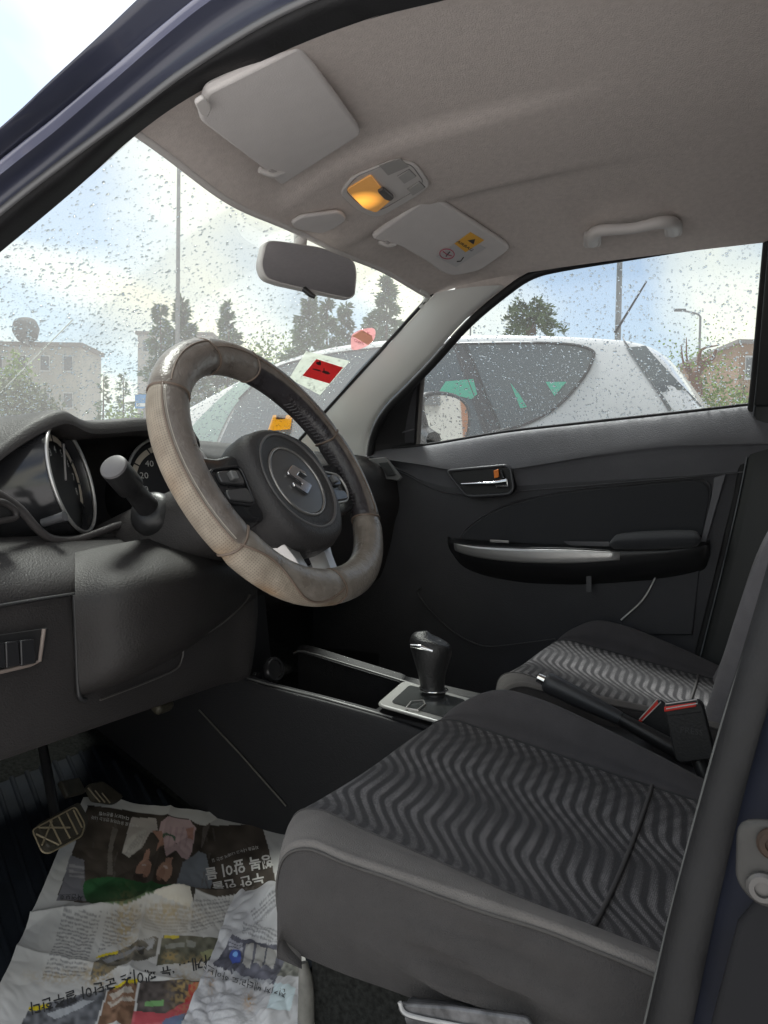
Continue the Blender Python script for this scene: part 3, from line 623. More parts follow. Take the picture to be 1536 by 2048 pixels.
# trip stem
tube('trip_stem', [at(85, 1046, y=.27), at(118, 1036, y=.25), at(130, 1032, y=.242)], [.0055, .006, .0065], mat('stem_rubber', (.07, .07, .075), .5), db, seg=14)
# far dash end vent by the passenger door
slab('end_vent_panel', [at(*p, x=.60) for p in [(738, 918), (775, 914), (806, 955), (800, 962), (758, 957)]], (-1, 0, 0), .01, mat('vent_panel', (.12, .12, .12), .4), db, bevel=.003)
slab('end_vent', [at(*p, x=.588) for p in [(758, 926), (776, 924), (792, 950), (775, 953)]], (-1, 0, 0), .003, BLACK, db, bevel=.001)
# centre screen and controls
sx_, sy_, sn = basis(R(0), R(12)); so_ = np.array([.02, .325, .805])
q = lambda a, b, h=0: so_+sx_*a+sy_*b+sn*h
slab('display_bezel', [q(a, b) for a, b in rnd([(-.125, -.065), (.125, -.065), (.125, .065), (-.125, .065)], .015, 4)], sn, .014, SATIN, db, bevel=.004)
slab('display_screen', [q(a, b, .0145) for a, b in [(-.1, -.05), (.1, -.05), (.1, .052), (-.1, .052)]], sn, .001, mat('screen_glass', (.16, .17, .15), .06, spec=.7), db)
slab('control_panel', [q(a, b) for a, b in rnd([(-.10, -.15), (.10, -.15), (.115, -.075), (-.115, -.075)], .012, 3)], sn, .016, mat('control_silver', (.42, .42, .41), .4, metal=.4), db, bevel=.004)
for i in range(3):
    lathe('climate_knob', [(.02, .016), (.019, .03), (.016, .033), (.001, .033)], q(-.065+.065*i, -.113), sn, SATIN, db, seg=24)
# steering column shroud and stalks
shr = []
for f, hw, hh in ((0, .05, .045), (.12, .066, .055), (.5, .078, .066), (1, .085, .075)):
    c_ = np.array([-.36, .10, .815])*(1-f)+np.array([-.36, .34, .70])*f
    shr.append([c_+np.array([hw*math.copysign(abs(math.cos(a))**.7, math.cos(a)), .3*hh*math.copysign(abs(math.sin(a))**.7, math.sin(a)), hh*math.copysign(abs(math.sin(a))**.7, math.sin(a))]) for a in np.linspace(0, 2*math.pi, 25)[:-1]])
shr = cr1(np.array(shr), 5); mesh('column_shroud', shr.reshape(-1, 3), gridfaces(len(shr), 24, False, True)+[tuple(range(24))[::-1]], DASH, db)
a0, a1 = at(305, 1025, x=-.425), at(228, 935, x=-.515)
lathe('stalk_collar', [(.034, -.035), (.033, 0), (.027, .012), (.018, .016)], a0, a1-a0, BLACK, db, seg=28)
tube('indicator_stalk', [a0, a0*.65+a1*.35, a0*.45+a1*.55, a0*.4+a1*.6, a1], [.0165, .0150, .0140, .0185, .0185], BLACK, db, seg=20)
lathe('stalk_tip', [(.0183, 0), (.0175, .003), (.012, .0055), (.001, .006)], a1, a1-a0, mat('stalk_tip_grey', (.13, .125, .13), .45), db, seg=24)
tube('wiper_stalk', [np.array([-.29, .16, .83]), np.array([-.17, .15, .845])], [.012, .011], BLACK, db, seg=14)

# ---- steering wheel
sw_ = P_('steering_wheel', 'steering wheel in a worn tan and brown leather cover, turned straight, with chrome emblem')
wc = np.array([-.360, .036, .865]); wex, wey, wn = basis(R(-1.4), R(31.2)); WR = .1887
def W(a, b, h=0): return wc+wex*a+wey*b+wn*h
SEAMS = [R(a) for a in (147, 104, 75, 20, 333, 268, 213)]
def rimr(th):
    d = min(abs((th-s+math.pi) % (2*math.pi)-math.pi) for s in SEAMS)
    lump = .0012*math.sin(th*9)
    slim = .13*(.5+.5*math.cos(th-R(-25)))
    return 1-slim-.07*math.exp(-(d/.035)**2)+lump*20*.25
nT, nF = 420, 48
RV = []; UVW = []
for i in range(nT):
    th = 2*math.pi*i/nT; er = np.array([math.cos(th), math.sin(th)]); k = rimr(th)
    flat = WR-.010*math.exp(-((th-1.5*math.pi)/.5)**2)
    for j in range(nF):
        ph = 2*math.pi*j/nF; rr = .0262*k*(1+.05*math.cos(2*ph))
        a = er*(flat+rr*math.cos(ph)); RV.append(W(a[0], a[1], rr*math.sin(ph)*.96)); UVW.append((th, ph))
def leather():
    m = bpy.data.materials.new('wheel_cover_leather'); m.use_nodes = True; t = m.node_tree; b = t.nodes['Principled BSDF']
    ca = t.nodes.new('ShaderNodeVertexColor'); ca.layer_name = 'zone'
    tcn = t.nodes.new('ShaderNodeTexCoord'); n1 = t.nodes.new('ShaderNodeTexNoise'); n1.inputs['Scale'].default_value = 38; n1.inputs['Detail'].default_value = 6
    t.links.new(tcn.outputs['Object'], n1.inputs[0])
    mixc = t.nodes.new('ShaderNodeMix'); mixc.data_type = 'RGBA'; mixc.blend_type = 'MULTIPLY'; mixc.inputs[0].default_value = 1
    rp_ = t.nodes.new('ShaderNodeValToRGB'); rp_.color_ramp.elements[0].position = .3; rp_.color_ramp.elements[0].color = (.72, .68, .64, 1); rp_.color_ramp.elements[1].position = .68; rp_.color_ramp.elements[1].color = (1.1, 1.08, 1.05, 1)
    t.links.new(n1.outputs[0], rp_.inputs[0]); t.links.new(ca.outputs[0], mixc.inputs[6]); t.links.new(rp_.outputs[0], mixc.inputs[7])
    uv = t.nodes.new('ShaderNodeUVMap'); uv.uv_map = 'uv'
    vo_ = t.nodes.new('ShaderNodeTexVoronoi'); vo_.inputs['Scale'].default_value = 1; vo_.inputs['Randomness'].default_value = 0
    t.links.new(uv.outputs[0], vo_.inputs['Vector'])
    hole = mth('LESS_THAN', vo_.outputs['Distance'], .27, tree=t); hole = mth('MULTIPLY', hole, ca.outputs['Alpha'], tree=t)
    mixh = t.nodes.new('ShaderNodeMix'); mixh.data_type = 'RGBA'; t.links.new(mth('MULTIPLY', hole, .45, tree=t), mixh.inputs[0]); t.links.new(mixc.outputs[2], mixh.inputs[6]); mixh.inputs[7].default_value = (.08, .06, .045, 1)
    t.links.new(mixh.outputs[2], b.inputs['Base Color'])
    ro = mth('MULTIPLY_ADD', ca.outputs['Alpha'], .38, .20, tree=t); t.links.new(mth('MULTIPLY_ADD', n1.outputs[0], .2, ro, tree=t), b.inputs['Roughness'])
    n2 = t.nodes.new('ShaderNodeTexNoise'); n2.inputs['Scale'].default_value = 380; t.links.new(tcn.outputs['Object'], n2.inputs[0])
    n3 = t.nodes.new('ShaderNodeTexNoise'); n3.inputs['Scale'].default_value = 60; n3.inputs['Detail'].default_value = 4; n3.inputs['Distortion'].default_value = 1.5; t.links.new(tcn.outputs['Object'], n3.inputs[0])
    hgt = mth('SUBTRACT', mth('MULTIPLY_ADD', n3.outputs[0], 2.6, n2.outputs[0], tree=t), mth('MULTIPLY', hole, 2.0, tree=t), tree=t)
    bp = t.nodes.new('ShaderNodeBump'); bp.inputs['Strength'].default_value = .45; bp.inputs['Distance'].default_value = .0012; t.links.new(hgt, bp.inputs['Height']); t.links.new(bp.outputs[0], b.inputs['Normal'])
    return m
LEATHER = leather()
def wavy(th):   # edge (tube angle, degrees) between perforated panel and smooth leather
    d = math.degrees(th) % 360
    if 147 <= d < 213: return 38
    if 213 <= d <= 268: return 38+30*math.sin((d-213)/55*math.pi*2.2)+6
    return None
def zone(th, ph):
    d = math.degrees(th) % 360; p = math.degrees(ph); p = p-360 if p > 180 else p
    wv = wavy(th)
    if wv is not None and -120 < p < wv:
        c = np.array([.31, .272, .225]); k = 0
        for (d0, p0, sd, sp_, am) in ((186, -10, 6, 30, .25), (232, -15, 5, 22, .62), (212, -40, 3, 60, .5), (262, 0, 5, 18, .5), (170, 0, 12, 25, .12)): k += am*math.exp(-((d-d0)/sd)**2-((p-p0)/sp_)**2)
        c = c*(1-k)+np.array([.30, .17, .07])*k; return (*c, 1)
    if 104 <= d < 147: return (.22, .20, .185, 0) if p < 60 else (.165, .147, .137, 0)
    if 75 <= d < 104: return (.185, .165, .152, 0)
    if (d >= 333 or d < 75):
        if abs(p) > 125 or p < -60: return (.040, .037, .042, 0)
        return (.165, .145, .132, 0)
    return (.215, .195, .175, 0) if d > 213 else (.155, .138, .128, 0)
rim = mesh('rim_cover', RV, gridfaces(nT, nF, True, True), LEATHER, sw_)
me = rim.data; ca = me.color_attributes.new('zone', 'FLOAT_COLOR', 'POINT')
for i, (th, ph) in enumerate(UVW): ca.data[i].color = zone(th, ph)
uvl = me.uv_layers.new(name='uv')
for p in me.polygons:
    ths = [UVW[me.loops[l].vertex_index] for l in p.loop_indices]; t0_ = max(a for a, _ in ths); f0_ = max(b for _, b in ths)
    for l, (a, b) in zip(p.loop_indices, ths):
        if t0_-a > 3: a += 2*math.pi
        if f0_-b > 3: b += 2*math.pi
        uvl.data[l].uv = (a*WR/.0030, b*.026/.0030)
SEAM = mat('seam_leather', (.15, .11, .085), .5); THREAD = mat('pale_thread', (.33, .30, .26), .7)
def rimpt(th, ph, ex=0):
    er = np.array([math.cos(th), math.sin(th)]); k = rimr(th); flat = WR-.010*math.exp(-((th-1.5*math.pi)/.5)**2); rr = .0262*k*(1+.05*math.cos(2*ph))+ex
    a = er*(flat+rr*math.cos(ph)); return W(a[0], a[1], rr*math.sin(ph)*.96)
for s in SEAMS:
    tube('cross_seam', [rimpt(s+.02*math.sin(2*ph), ph, .0006) for ph in np.linspace(0, 2*math.pi, 33)[:-1]], .0017, SEAM, sw_, seg=6, closed=True)
tube('edge_seam', [rimpt(R(d), R(wavy(R(d))), .0004) for d in np.arange(147, 213, 2)], .0013, SEAM, sw_, seg=6)
tube('edge_seam', [rimpt(R(d), R(wavy(R(d))), .0006) for d in np.arange(213.1, 268, 1.5)], .0016, SEAM, sw_, seg=6)
tube('edge_thread', [rimpt(R(d), R(wavy(R(d))+9), .0002) for d in np.arange(147, 213, 2)], .0007, THREAD, sw_, seg=5)
tube('edge_seam', [rimpt(R(d), R(95+8*math.sin(d*.05)), .0004) for d in np.arange(-26, 104, 3)], .0011, SEAM, sw_, seg=6)
tube('edge_seam', [rimpt(R(d), R(60), .0004) for d in np.arange(104, 147, 3)], .0012, SEAM, sw_, seg=6)
for d in np.arange(-20, 50, 2.2):
    tube('lacing_stitch', [rimpt(R(d), R(168), .0006), rimpt(R(d+.8), R(180), .0012), rimpt(R(d+1.7), R(193), .0006)], .0010, mat('lacing_thread', (.05, .046, .05), .5), sw_, seg=5)
# hub, airbag cover, emblem
ho = (.005, -.022)
def H(a, b, h=0): return W(ho[0]+a, ho[1]+b, h)
HUB = mat('airbag_cover', (.038, .036, .037), .5, bump=.5, bscale=420, spec=.4)
bo = np.array([(-.085, .045), (-.06, .072), (0, .085), (.06, .072), (.085, .045), (.090, -.005), (.080, -.055), (.05, -.092), (0, -.104), (-.05, -.092), (-.080, -.055), (-.090, -.005)])
bo = smooth_poly(bo, 4)
hr = []
for kx, h in ((.80, -.055), (.93, -.045), (1.0, -.02), (1.0, .0), (.95, .014), (.88, .0195)): hr.append([H(a*kx, b*kx, h) for a, b in bo])
c_ = (.0, -.004)
for rr, h in ((.0735, .021), (.071, .0185), (.066, .018)): hr.append([H(c_[0]+rr*math.cos(th), c_[1]+rr*math.sin(th), h) for th in [math.atan2(b, a) for a, b in bo]])
for rr, h in ((.058, .017), (.052, .0155), (.03, .015), (.001, .015)): hr.append([H(c_[0]+rr*math.cos(th), c_[1]+rr*math.sin(th), h) for th in [math.atan2(b, a) for a, b in bo]])
mesh('airbag_cover', np.array(hr).reshape(-1, 3), gridfaces(len(hr), len(bo), False, True), HUB, sw_)
ring = lambda r, h, n=48: [H(c_[0]+r*math.cos(a), c_[1]+r*math.sin(a), h) for a in np.linspace(0, 2*math.pi, n+1)[:-1]]
tube('outer_ring_edge', ring(.0735, .0195), .0022, mat('hub_ring', (.10, .095, .095), .3), sw_, seg=8, closed=True)
tube('emblem_ring', ring(.053, .0165), .0024, mat('hub_ring2', (.30, .29, .28), .22, metal=.6), sw_, seg=8, closed=True)
lathe('emblem_disc', [(.051, 0), (.05, .0012), (.03, .002), (.001, .0022)], H(c_[0], c_[1], .0155), wn, mat('emblem_disc', (.075, .073, .073), .32, spec=.5), sw_, seg=48)
# stylised letter S, as on the hub of the photographed wheel
Sx = np.array([(1.0, .62), (.02, 1.12), (-.10, 1.12), (-1.0, .55), (-1.0, .38), (.10, -.30), (-.38, -.56), (-1.0, -.22), (-1.0, -.50), (-.02, -1.12), (.10, -1.12), (1.0, -.52), (1.0, -.36), (-.10, .30), (.38, .56), (1.0, .22)])
Ssc = .021
slab('chrome_emblem', [H(c_[0]+a*Ssc, c_[1]+b*Ssc, .0178) for a, b in Sx], wn, .0045, CHROME, sw_, bevel=.0012)
text3('airbag_mark', 'SRS AIRBAG', .0075, lambda x, y: H(c_[0]+x+.005, c_[1]-.0635+y, .0186), mat('mark_grey', (.02, .02, .02), .5), sw_)
# spokes
def spoke(name, pts, m, h0, h1):
    P = smooth_poly(pts, 4); n_ = len(P); v = [W(a, b, h0) for a, b in P]+[W(a, b, h1) for a, b in P]+[W(np.mean(P[:, 0])*.1+a*.9, np.mean(P[:, 1])*.1+b*.9, h1+.004) for a, b in P]
    return mesh(name, v, gridfaces(3, n_, False, True)+[tuple(range(n_))[::-1], tuple(range(2*n_, 3*n_))], m, sw_, sharp=50)
spoke('left_spoke', [(-.175, .012), (-.12, .016), (-.075, .018), (-.07, -.05), (-.085, -.075), (-.12, -.072), (-.172, -.055)], SATIN, -.035, -.004)
spoke('right_spoke', [(.175, .012), (.12, .016), (.075, .018), (.07, -.05), (.085, -.075), (.12, -.070), (.172, -.050)], SATIN, -.035, -.004)
spoke('lower_spoke', [(-.055, -.10), (-.045, -.13), (-.040, -.165), (-.030, -.175), (-.022, -.165), (-.028, -.125), (-.03, -.10)], SILVER, -.035, -.012)
spoke('lower_spoke', [(.055, -.10), (.045, -.13), (.040, -.165), (.030, -.175), (.022, -.165), (.028, -.125), (.03, -.10)], SILVER, -.035, -.012)
for s in (-1, 1):
    tube('button_frame', [W(s*a, b, .002) for a, b in rnd([(.085, .004), (.15, -.004), (.155, -.03), (.14, -.05), (.09, -.055)], .012, 4)], .0022, SILVER if s > 0 else SATIN, sw_, seg=8, closed=True)
    for k in range(2):
        slab('wheel_button', [W(s*a, b, .0) for a, b in rnd([(.095, -.004-k*.026), (.14, -.008-k*.026), (.14, -.024-k*.024), (.095, -.026-k*.026)], .006, 3)], wn, .006, mat('button_gloss', (.06, .06, .062), .22, spec=.6), sw_, bevel=.0015)
    box('button_rocker', (.012, .012, .008), W(s*.118, -.016, .009), mat('button_grey', (.16, .16, .16), .35), sw_, rot=np.stack([wex, wey, wn], 1), bevel=.002)
# ---- centre console
co = P_('centre_console')
SIDEPL = mat('console_plastic', (0.0237, 0.0237, 0.0265), .6, bump=.4, bscale=400, spec=.3)
# left wall: two planes meeting in a fold
top_l = [at(*p, x=-.11) for p in [(430, 1345), (520, 1372), (660, 1408), (780, 1442), (900, 1480)]]
top_l += [np.array([-.11, -.3, .435]), np.array([-.11, -.62, .42])]
wall = []
for p in top_l: wall.append([p+np.array([.022, 0, .004]), p+np.array([.006, 0, .001]), p, p+np.array([-.004, 0, -.03]), np.array([p[0]-.004, p[1], .32]), np.array([p[0]-.012, p[1], .2])])
wall = np.array(wall); pre = wall[0].copy(); pre[:, 1] += .35; pre[:, 2] = np.maximum(pre[:, 2]*1.0, .2); wall = np.concatenate([[pre], wall])
gridobj('console_side', surf(wall, 4, 3), SIDEPL, co)
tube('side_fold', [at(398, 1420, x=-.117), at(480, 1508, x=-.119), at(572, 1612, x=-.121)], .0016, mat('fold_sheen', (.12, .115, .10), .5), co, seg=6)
rl = [at(*p, x=.10) for p in [(590, 1308), (612, 1304), (700, 1330), (800, 1360), (838, 1372)]]
wr = np.array([[p+np.array([-.012, 0, 0]), p, p+np.array([.012, 0, -.01]), np.array([p[0]+.014, p[1], .2])] for p in rl+[np.array([.10, -.3, .44]), np.array([.10, -.62, .43])]])
gridobj('console_side', surf(wr, 3, 2), SIDEPL, co)
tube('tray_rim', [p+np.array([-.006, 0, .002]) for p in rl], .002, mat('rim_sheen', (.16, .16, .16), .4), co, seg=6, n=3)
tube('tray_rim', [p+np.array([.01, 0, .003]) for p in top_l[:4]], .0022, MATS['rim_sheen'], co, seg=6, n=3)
slab('tray_floor', [(-.10, .40, .40), (.10, .40, .42), (.10, .03, .40), (-.10, -.02, .39)], (0, 0, -1), .01, BLACK, co)
slab('tray_back', [(-.10, .36, .40), (.10, .36, .40), (.10, .40, .70), (-.10, .40, .70)], (0, 1, 0), .01, BLACK, co)
tf = at(742, 1424, x=-.10); tg = at(832, 1372, x=.095)
slab('tray_front', [tf, tg, tg+np.array([0, 0, -.08]), tf+np.array([0, 0, -.08])], (0, -1, 0), .01, BLACK, co)
slab('console_top', [tf+np.array([0, -.01, 0]), tg+np.array([0, -.01, 0]), np.array([.10, -.62, .43]), np.array([-.10, -.62, .42])], (0, 0, -1), .012, SIDEPL, co, bevel=.004)
so2 = at(563, 1342, x=-.055)
lathe('power_socket', [(.024, 0), (.024, .006), (.021, .010), (.017, .010), (.016, .006), (.001, .005)], so2+np.array([0, .02, 0]), (-.15, -1, .25), SATIN, co, seg=28)
lathe('console_knob', [(.011, 0), (.011, .006), (.009, .009), (.001, .0095)], at(510, 1356, x=-.07), (-.15, -1, .25), SATIN, co, seg=20)
lathe('console_knob', [(.009, 0), (.009, .006), (.007, .009), (.001, .0095)], at(478, 1362, x=-.07), (-.15, -1, .25), SATIN, co, seg=20)
# shift gate
zg = .472
gq = [at(*p, z=zg) for p in [(752, 1414), (806, 1367), (960, 1408), (920, 1462)]]
slab('shift_plate', [np.array(p) for p in rnd(gq, .018, 4)], (0, 0, 1), .006, mat('gate_silver', (.60, .60, .58), .33, metal=.6), co, bevel=.003)
cg = np.mean(gq, 0)
slab('shift_gate', [cg+(p-cg)*.72+np.array([0, 0, .0065]) for p in rnd(gq, .015, 4)], (0, 0, 1), .0015, mat('gate_dark', (.10, .105, .105), .2, metal=.4), co)
tube('gate_slot', [np.array([*p[:2], zg+.0095]) for p in [at(812, 1428, z=zg), at(822, 1415, z=zg), at(846, 1412, z=zg), at(850, 1420, z=zg), at(835, 1432, z=zg)]], .0018, SILVER, co, seg=6, closed=True)
# gear lever
gl_ = P_('gear_lever', 'black leather automatic gear lever standing in a silver gate')
gb = np.array([.0, -.052, .462]); gt = np.array([.0, -.040, .584])
kn = []
for f, rx, ry in ((0, .014, .014), (.18, .016, .017), (.20, .0185, .020), (.23, .0185, .020), (.26, .0165, .018), (.45, .0185, .021), (.62, .0215, .026), (.78, .0235, .031), (.90, .0225, .031), (.97, .016, .024), (1.0, .004, .007)):
    c = gb*(1-f)+gt*f+np.array([0, .004*math.sin(f*3), 0]); kn.append([c+np.array([1.2*rx*math.cos(a), 1.22*ry*math.sin(a)-.003*f, .008*f*math.sin(a)]) for a in np.linspace(0, 2*math.pi, 21)[:-1]])
kn = cr1(np.array(kn), 3); mesh('knob', kn.reshape(-1, 3), gridfaces(len(kn), 20, False, True)+[tuple(range((len(kn)-1)*20, len(kn)*20))], mat('knob_leather', (.022, .022, .023), .32, bump=.6, bscale=380, spec=.5), gl_)
tube('knob_collar', [gb*.78+gt*.22+np.array([.0228*math.cos(a), .025*math.sin(a), 0]) for a in np.linspace(0, 2*math.pi, 25)[:-1]], .0016, CHROME, gl_, seg=6, closed=True)
tube('release_button', [gt+np.array([-.0265, .024, -.016]), gt+np.array([-.0285, .004, -.016]), gt+np.array([-.0265, -.018, -.021])], [.003, .0042, .003], CHROME, gl_, seg=8, n=3)
lathe('lever_gaiter', [(.034, -.012), (.03, 0), (.022, .012), (.019, .02)], gb, gt-gb, BLACK, gl_, seg=24)
# hand brake
hb = P_('hand_brake', 'black hand brake lever with chrome button between the seats')
h0, h1, h2 = at(1090, 1362, x=.0), at(1240, 1437, x=.0), at(1370, 1510, x=.0)
tube('brake_grip', [h0, h0*.92+h1*.08, h0*.5+h1*.5, h1], [.013, .0175, .0155, .011], mat('grip_black', (.045, .046, .05), .4, bump=.2, bscale=300), hb, seg=16, n=4)
tube('brake_arm', [h1, h2, h2+np.array([0, -.12, -.04])], [.0105, .014, .02], BLACK, hb, seg=12)
tube('brake_button', [h0, h0+(h0-h1)*.10], [.0085, .0075], CHROME, hb, seg=14)

# ---- seats
def pattern():
    m = bpy.data.materials.new('seat_wave_cloth'); m.use_nodes = True; t = m.node_tree; b = t.nodes['Principled BSDF']
    tcn = t.nodes.new('ShaderNodeTexCoord'); s = t.nodes.new('ShaderNodeSeparateXYZ'); t.links.new(tcn.outputs['Object'], s.inputs[0])
    q = mth('DIVIDE', mth('ADD', s.outputs[0], .60, tree=t), .165, tree=t); fl_ = mth('FLOOR', q, tree=t); fr_ = mth('SUBTRACT', q, fl_, tree=t)
    mr = t.nodes.new('ShaderNodeMapRange'); mr.interpolation_type = 'SMOOTHSTEP'; mr.inputs[1].default_value = .40; mr.inputs[2].default_value = 1.0; t.links.new(fr_, mr.inputs[0])
    g_ = mth('MULTIPLY', mth('ADD', fl_, mr.outputs[0], tree=t), .050, tree=t); g_ = mth('MULTIPLY_ADD', s.outputs[0], .07, g_, tree=t)
    n0 = t.nodes.new('ShaderNodeTexNoise'); n0.inputs['Scale'].default_value = 14; t.links.new(tcn.outputs['Object'], n0.inputs[0])
    ph = mth('DIVIDE', mth('ADD', mth('SUBTRACT', s.outputs[1], g_, tree=t), mth('MULTIPLY', n0.outputs[0], .006, tree=t), tree=t), .0165, tree=t)
    pf = mth('FRACT', ph, tree=t)
    tri = mth('ABSOLUTE', mth('SUBTRACT', pf, .5, tree=t), tree=t)
    st_ = t.nodes.new('ShaderNodeMapRange'); st_.inputs[1].default_value = .16; st_.inputs[2].default_value = .34; t.links.new(tri, st_.inputs[0])
    # fade of contrast across the wave
    fd = t.nodes.new('ShaderNodeMapRange'); fd.inputs[1].default_value = .0; fd.inputs[2].default_value = .35; fd.inputs[3].default_value = .35; fd.inputs[4].default_value = 1; t.links.new(mth('ABSOLUTE', mth('SUBTRACT', fr_, .45, tree=t), tree=t), fd.inputs[0])
    mp2 = t.nodes.new('ShaderNodeMapping'); mp2.inputs['Scale'].default_value = (300, 520, 300); t.links.new(tcn.outputs['Object'], mp2.inputs[0])
    vr = t.nodes.new('ShaderNodeTexVoronoi'); vr.inputs['Scale'].default_value = 1; vr.inputs['Randomness'].default_value = .35; t.links.new(mp2.outputs[0], vr.inputs[0])
    dots = mth('MULTIPLY', mth('LESS_THAN', vr.outputs['Distance'], .42, tree=t), .55, tree=t)
    val = mth('MULTIPLY', st_.outputs[0], mth('ADD', .45, dots, tree=t), tree=t)
    val = mth('MULTIPLY', val, fd.outputs[0], tree=t)
    wn_ = t.nodes.new('ShaderNodeTexNoise'); wn_.inputs['Scale'].default_value = 9; wn_.inputs['Detail'].default_value = 5; t.links.new(tcn.outputs['Object'], wn_.inputs[0])
    wr_ = t.nodes.new('ShaderNodeMapRange'); wr_.inputs[1].default_value = .3; wr_.inputs[2].default_value = .7; wr_.inputs[3].default_value = .55; wr_.inputs[4].default_value = 1.1; t.links.new(wn_.outputs[0], wr_.inputs[0])
    val = mth('ADD', mth('MULTIPLY', val, wr_.outputs[0], tree=t), mth('MULTIPLY', dots, .12, tree=t), tree=t)
    mixc = t.nodes.new('ShaderNodeMix'); mixc.data_type = 'RGBA'; t.links.new(val, mixc.inputs[0]); mixc.inputs[6].default_value = (.046, .0445, .047, 1); mixc.inputs[7].default_value = (.25, .24, .243, 1)
    t.links.new(mixc.outputs[2], b.inputs['Base Color']); b.inputs['Roughness'].default_value = .9; b.inputs['Specular IOR Level'].default_value = .1; b.inputs['Sheen Weight'].default_value = .08
    bp = t.nodes.new('ShaderNodeBump'); bp.inputs['Strength'].default_value = .7; bp.inputs['Distance'].default_value = .0015
    t.links.new(mth('ADD', mth('MULTIPLY', st_.outputs[0], .6, tree=t), mth('MULTIPLY', dots, .5, tree=t), tree=t), bp.inputs['Height']); t.links.new(bp.outputs[0], b.inputs['Normal'])
    return m
WAVE = pattern()
SCX = -.357
def zins(y): return float(np.interp(y, [-.66, -.54, -.46, -.44, -.36, -.28, -.2, -.13, -.1], [.425, .425, .433, .437, .450, .464, .476, .486, .488]))
def hbol(y): return float(np.interp(y, [-.66, -.54, -.44, -.36, -.25, -.18, -.12, -.08], [.0, .018, .042, .058, .072, .060, .022, .008]))
def seat(bx, name, label):
    st = P_(name, label)
    rows_ = [(-.128, -.118), (-.104, -.098), (-.094, -.050), (-.103, -.015), (-.138, 0), (-.2, 0), (-.28, 0), (-.36, 0), (-.44, 0), (-.54, 0), (-.66, 0)]
    Gs = []
    for (y, dz) in rows_:
        z0 = zins(y)+dz; hb_ = hbol(y); lo = .4+.6*sstep(-.05, -.3, y)
        w_ = 1-.03*sstep(-.2, -.08, y)
        hl = float(np.interp(y, [-.66, -.54, -.42, -.28, -.12, -.08], [.030, .036, .036, .020, .003, -.004])); c = [(-.250, -.125), (-.268, hl-.062), (-.257, hl-.002), (-.243, hl+.004), (-.215, hl*.62+.007), (-.186, .009), (-.12, -.001), (0, -.006), (.13, -.001), (.197, .008), (.207, hb_*.55), (.224, hb_), (.243, hb_*.78), (.258, -.02), (.252, -.12)]
        fr_ = sstep(-.30, -.10, y); Gs.append([(SCX+bx+a*w_, y-.045*fr_*abs(a/.258)**4, max(z0+b, .372)) for a, b in c])
    G_ = surf(np.array(Gs), 8, 6)
    nr, ncl = G_.shape[:2]; G_[..., 2] = np.maximum(G_[..., 2], .372)
    # creases pulled into the outer skirt
    for i in range(nr):
        for j in range(0, 13):
            y, z = G_[i, j, 1], G_[i, j, 2]
            a = math.exp(-((j-6)/5.)**2)*sstep(-.22, -.36, y)
            G_[i, j, 0] += a*.013*math.sin((z*170-y*34))*(.5+.5*math.sin(y*17+1))+.0022*math.sin(y*70+z*130)*a
    cut = lambda a, b, r0=0, r1=None: G_[r0:r1, a:b+1]
    e5, e9 = 5*6, 9*6
    rs = 8*8
    f0 = 8*2
    gridobj('seat_side', cut(0, 2*6), SEATS, st)
    gridobj('side_bolster', cut(2*6, e5), SEATB, st)
    gridobj('seat_front', cut(e5, e9, 0, f0+1), SEATS, st)
    gridobj('patterned_cushion', cut(e5, e9, f0, rs+1), WAVE, st)
    rear = cut(e5, e9, rs).copy(); gridobj('patterned_cushion', rear, WAVE, st)
    gridobj('side_bolster', cut(e9, 14*6), SEATC, st)
    seam = G_[rs, e5:e9+1]+np.array([0, 0, .002]); tube('cushion_seam', seam, .0026, STITCH, st, seg=8)
    tube('piping', G_[f0-8:, 2*6]+np.array([-.0008, 0, .0]), .0016, mat('piping_grey', (.058, .055, .053), .8), st, seg=6)
    tube('piping', G_[f0:, e5]+np.array([0, 0, .0004]), .0013, STITCH, st, seg=6)
    tube('piping', G_[f0:, e9]+np.array([0, 0, .0004]), .0016, mat('piping_dark', (.04, .04, .042), .8), st, seg=6)
    return st
s1 = seat(0, 'front_seat', 'driver seat in grey cloth with a wavy striped cushion and worn outer bolster')
s2 = seat(.714, 'front_seat', 'passenger seat in grey cloth with a wavy striped cushion and both back bolsters')
def backrest(st, bx, y0, tilt):
    Gs = []
    for f in (0, .08, .25, .5, .75, 1.0):
        z = .43+.62*f; y = y0-.62*f*math.tan(R(tilt))-.03*math.sin(f*2.4)
        bl_ = [.035, .055, .075, .078, .05, .02][int(min(5, round(f*5)))]; w_ = [.235, .250, .262, .262, .235, .19][int(min(5, round(f*5)))]
        Gs.append([(SCX+bx+a*w_, y+b*bl_+c_, z) for a, b, c_ in ((-.94, 0, -.14), (-1.03, .2, -.10), (-1.03, .7, -.02), (-.93, 1, 0), (-.78, .8, 0), (-.62, .1, 0), (0, 0, -.01), (.62, .1, 0), (.78, .8, 0), (.93, 1, 0), (1.03, .7, -.02), (1.03, .2, -.10), (.94, 0, -.14))])
    G_ = surf(np.array(Gs), 6, 4)
    n4 = 4
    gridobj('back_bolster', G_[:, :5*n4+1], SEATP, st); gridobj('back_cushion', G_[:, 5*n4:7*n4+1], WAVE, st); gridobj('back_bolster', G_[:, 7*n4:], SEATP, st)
    tube('back_seam', G_[:, 4*n4-1], .0015, STITCH, st, seg=6)
    hr_ = np.array([SCX+bx, y0-.62*math.tan(R(tilt))-.06, 1.15])
    box('head_rest', (.24, .09, .17), hr_, SEATC, st, bevel=.035, seg=5)
    for s in (-1, 1): tube('rest_post', [hr_+np.array([s*.06, 0, -.15]), hr_+np.array([s*.06, 0, -.05])], .006, CHROME, st)
backrest(s1, 0, -.70, 20)
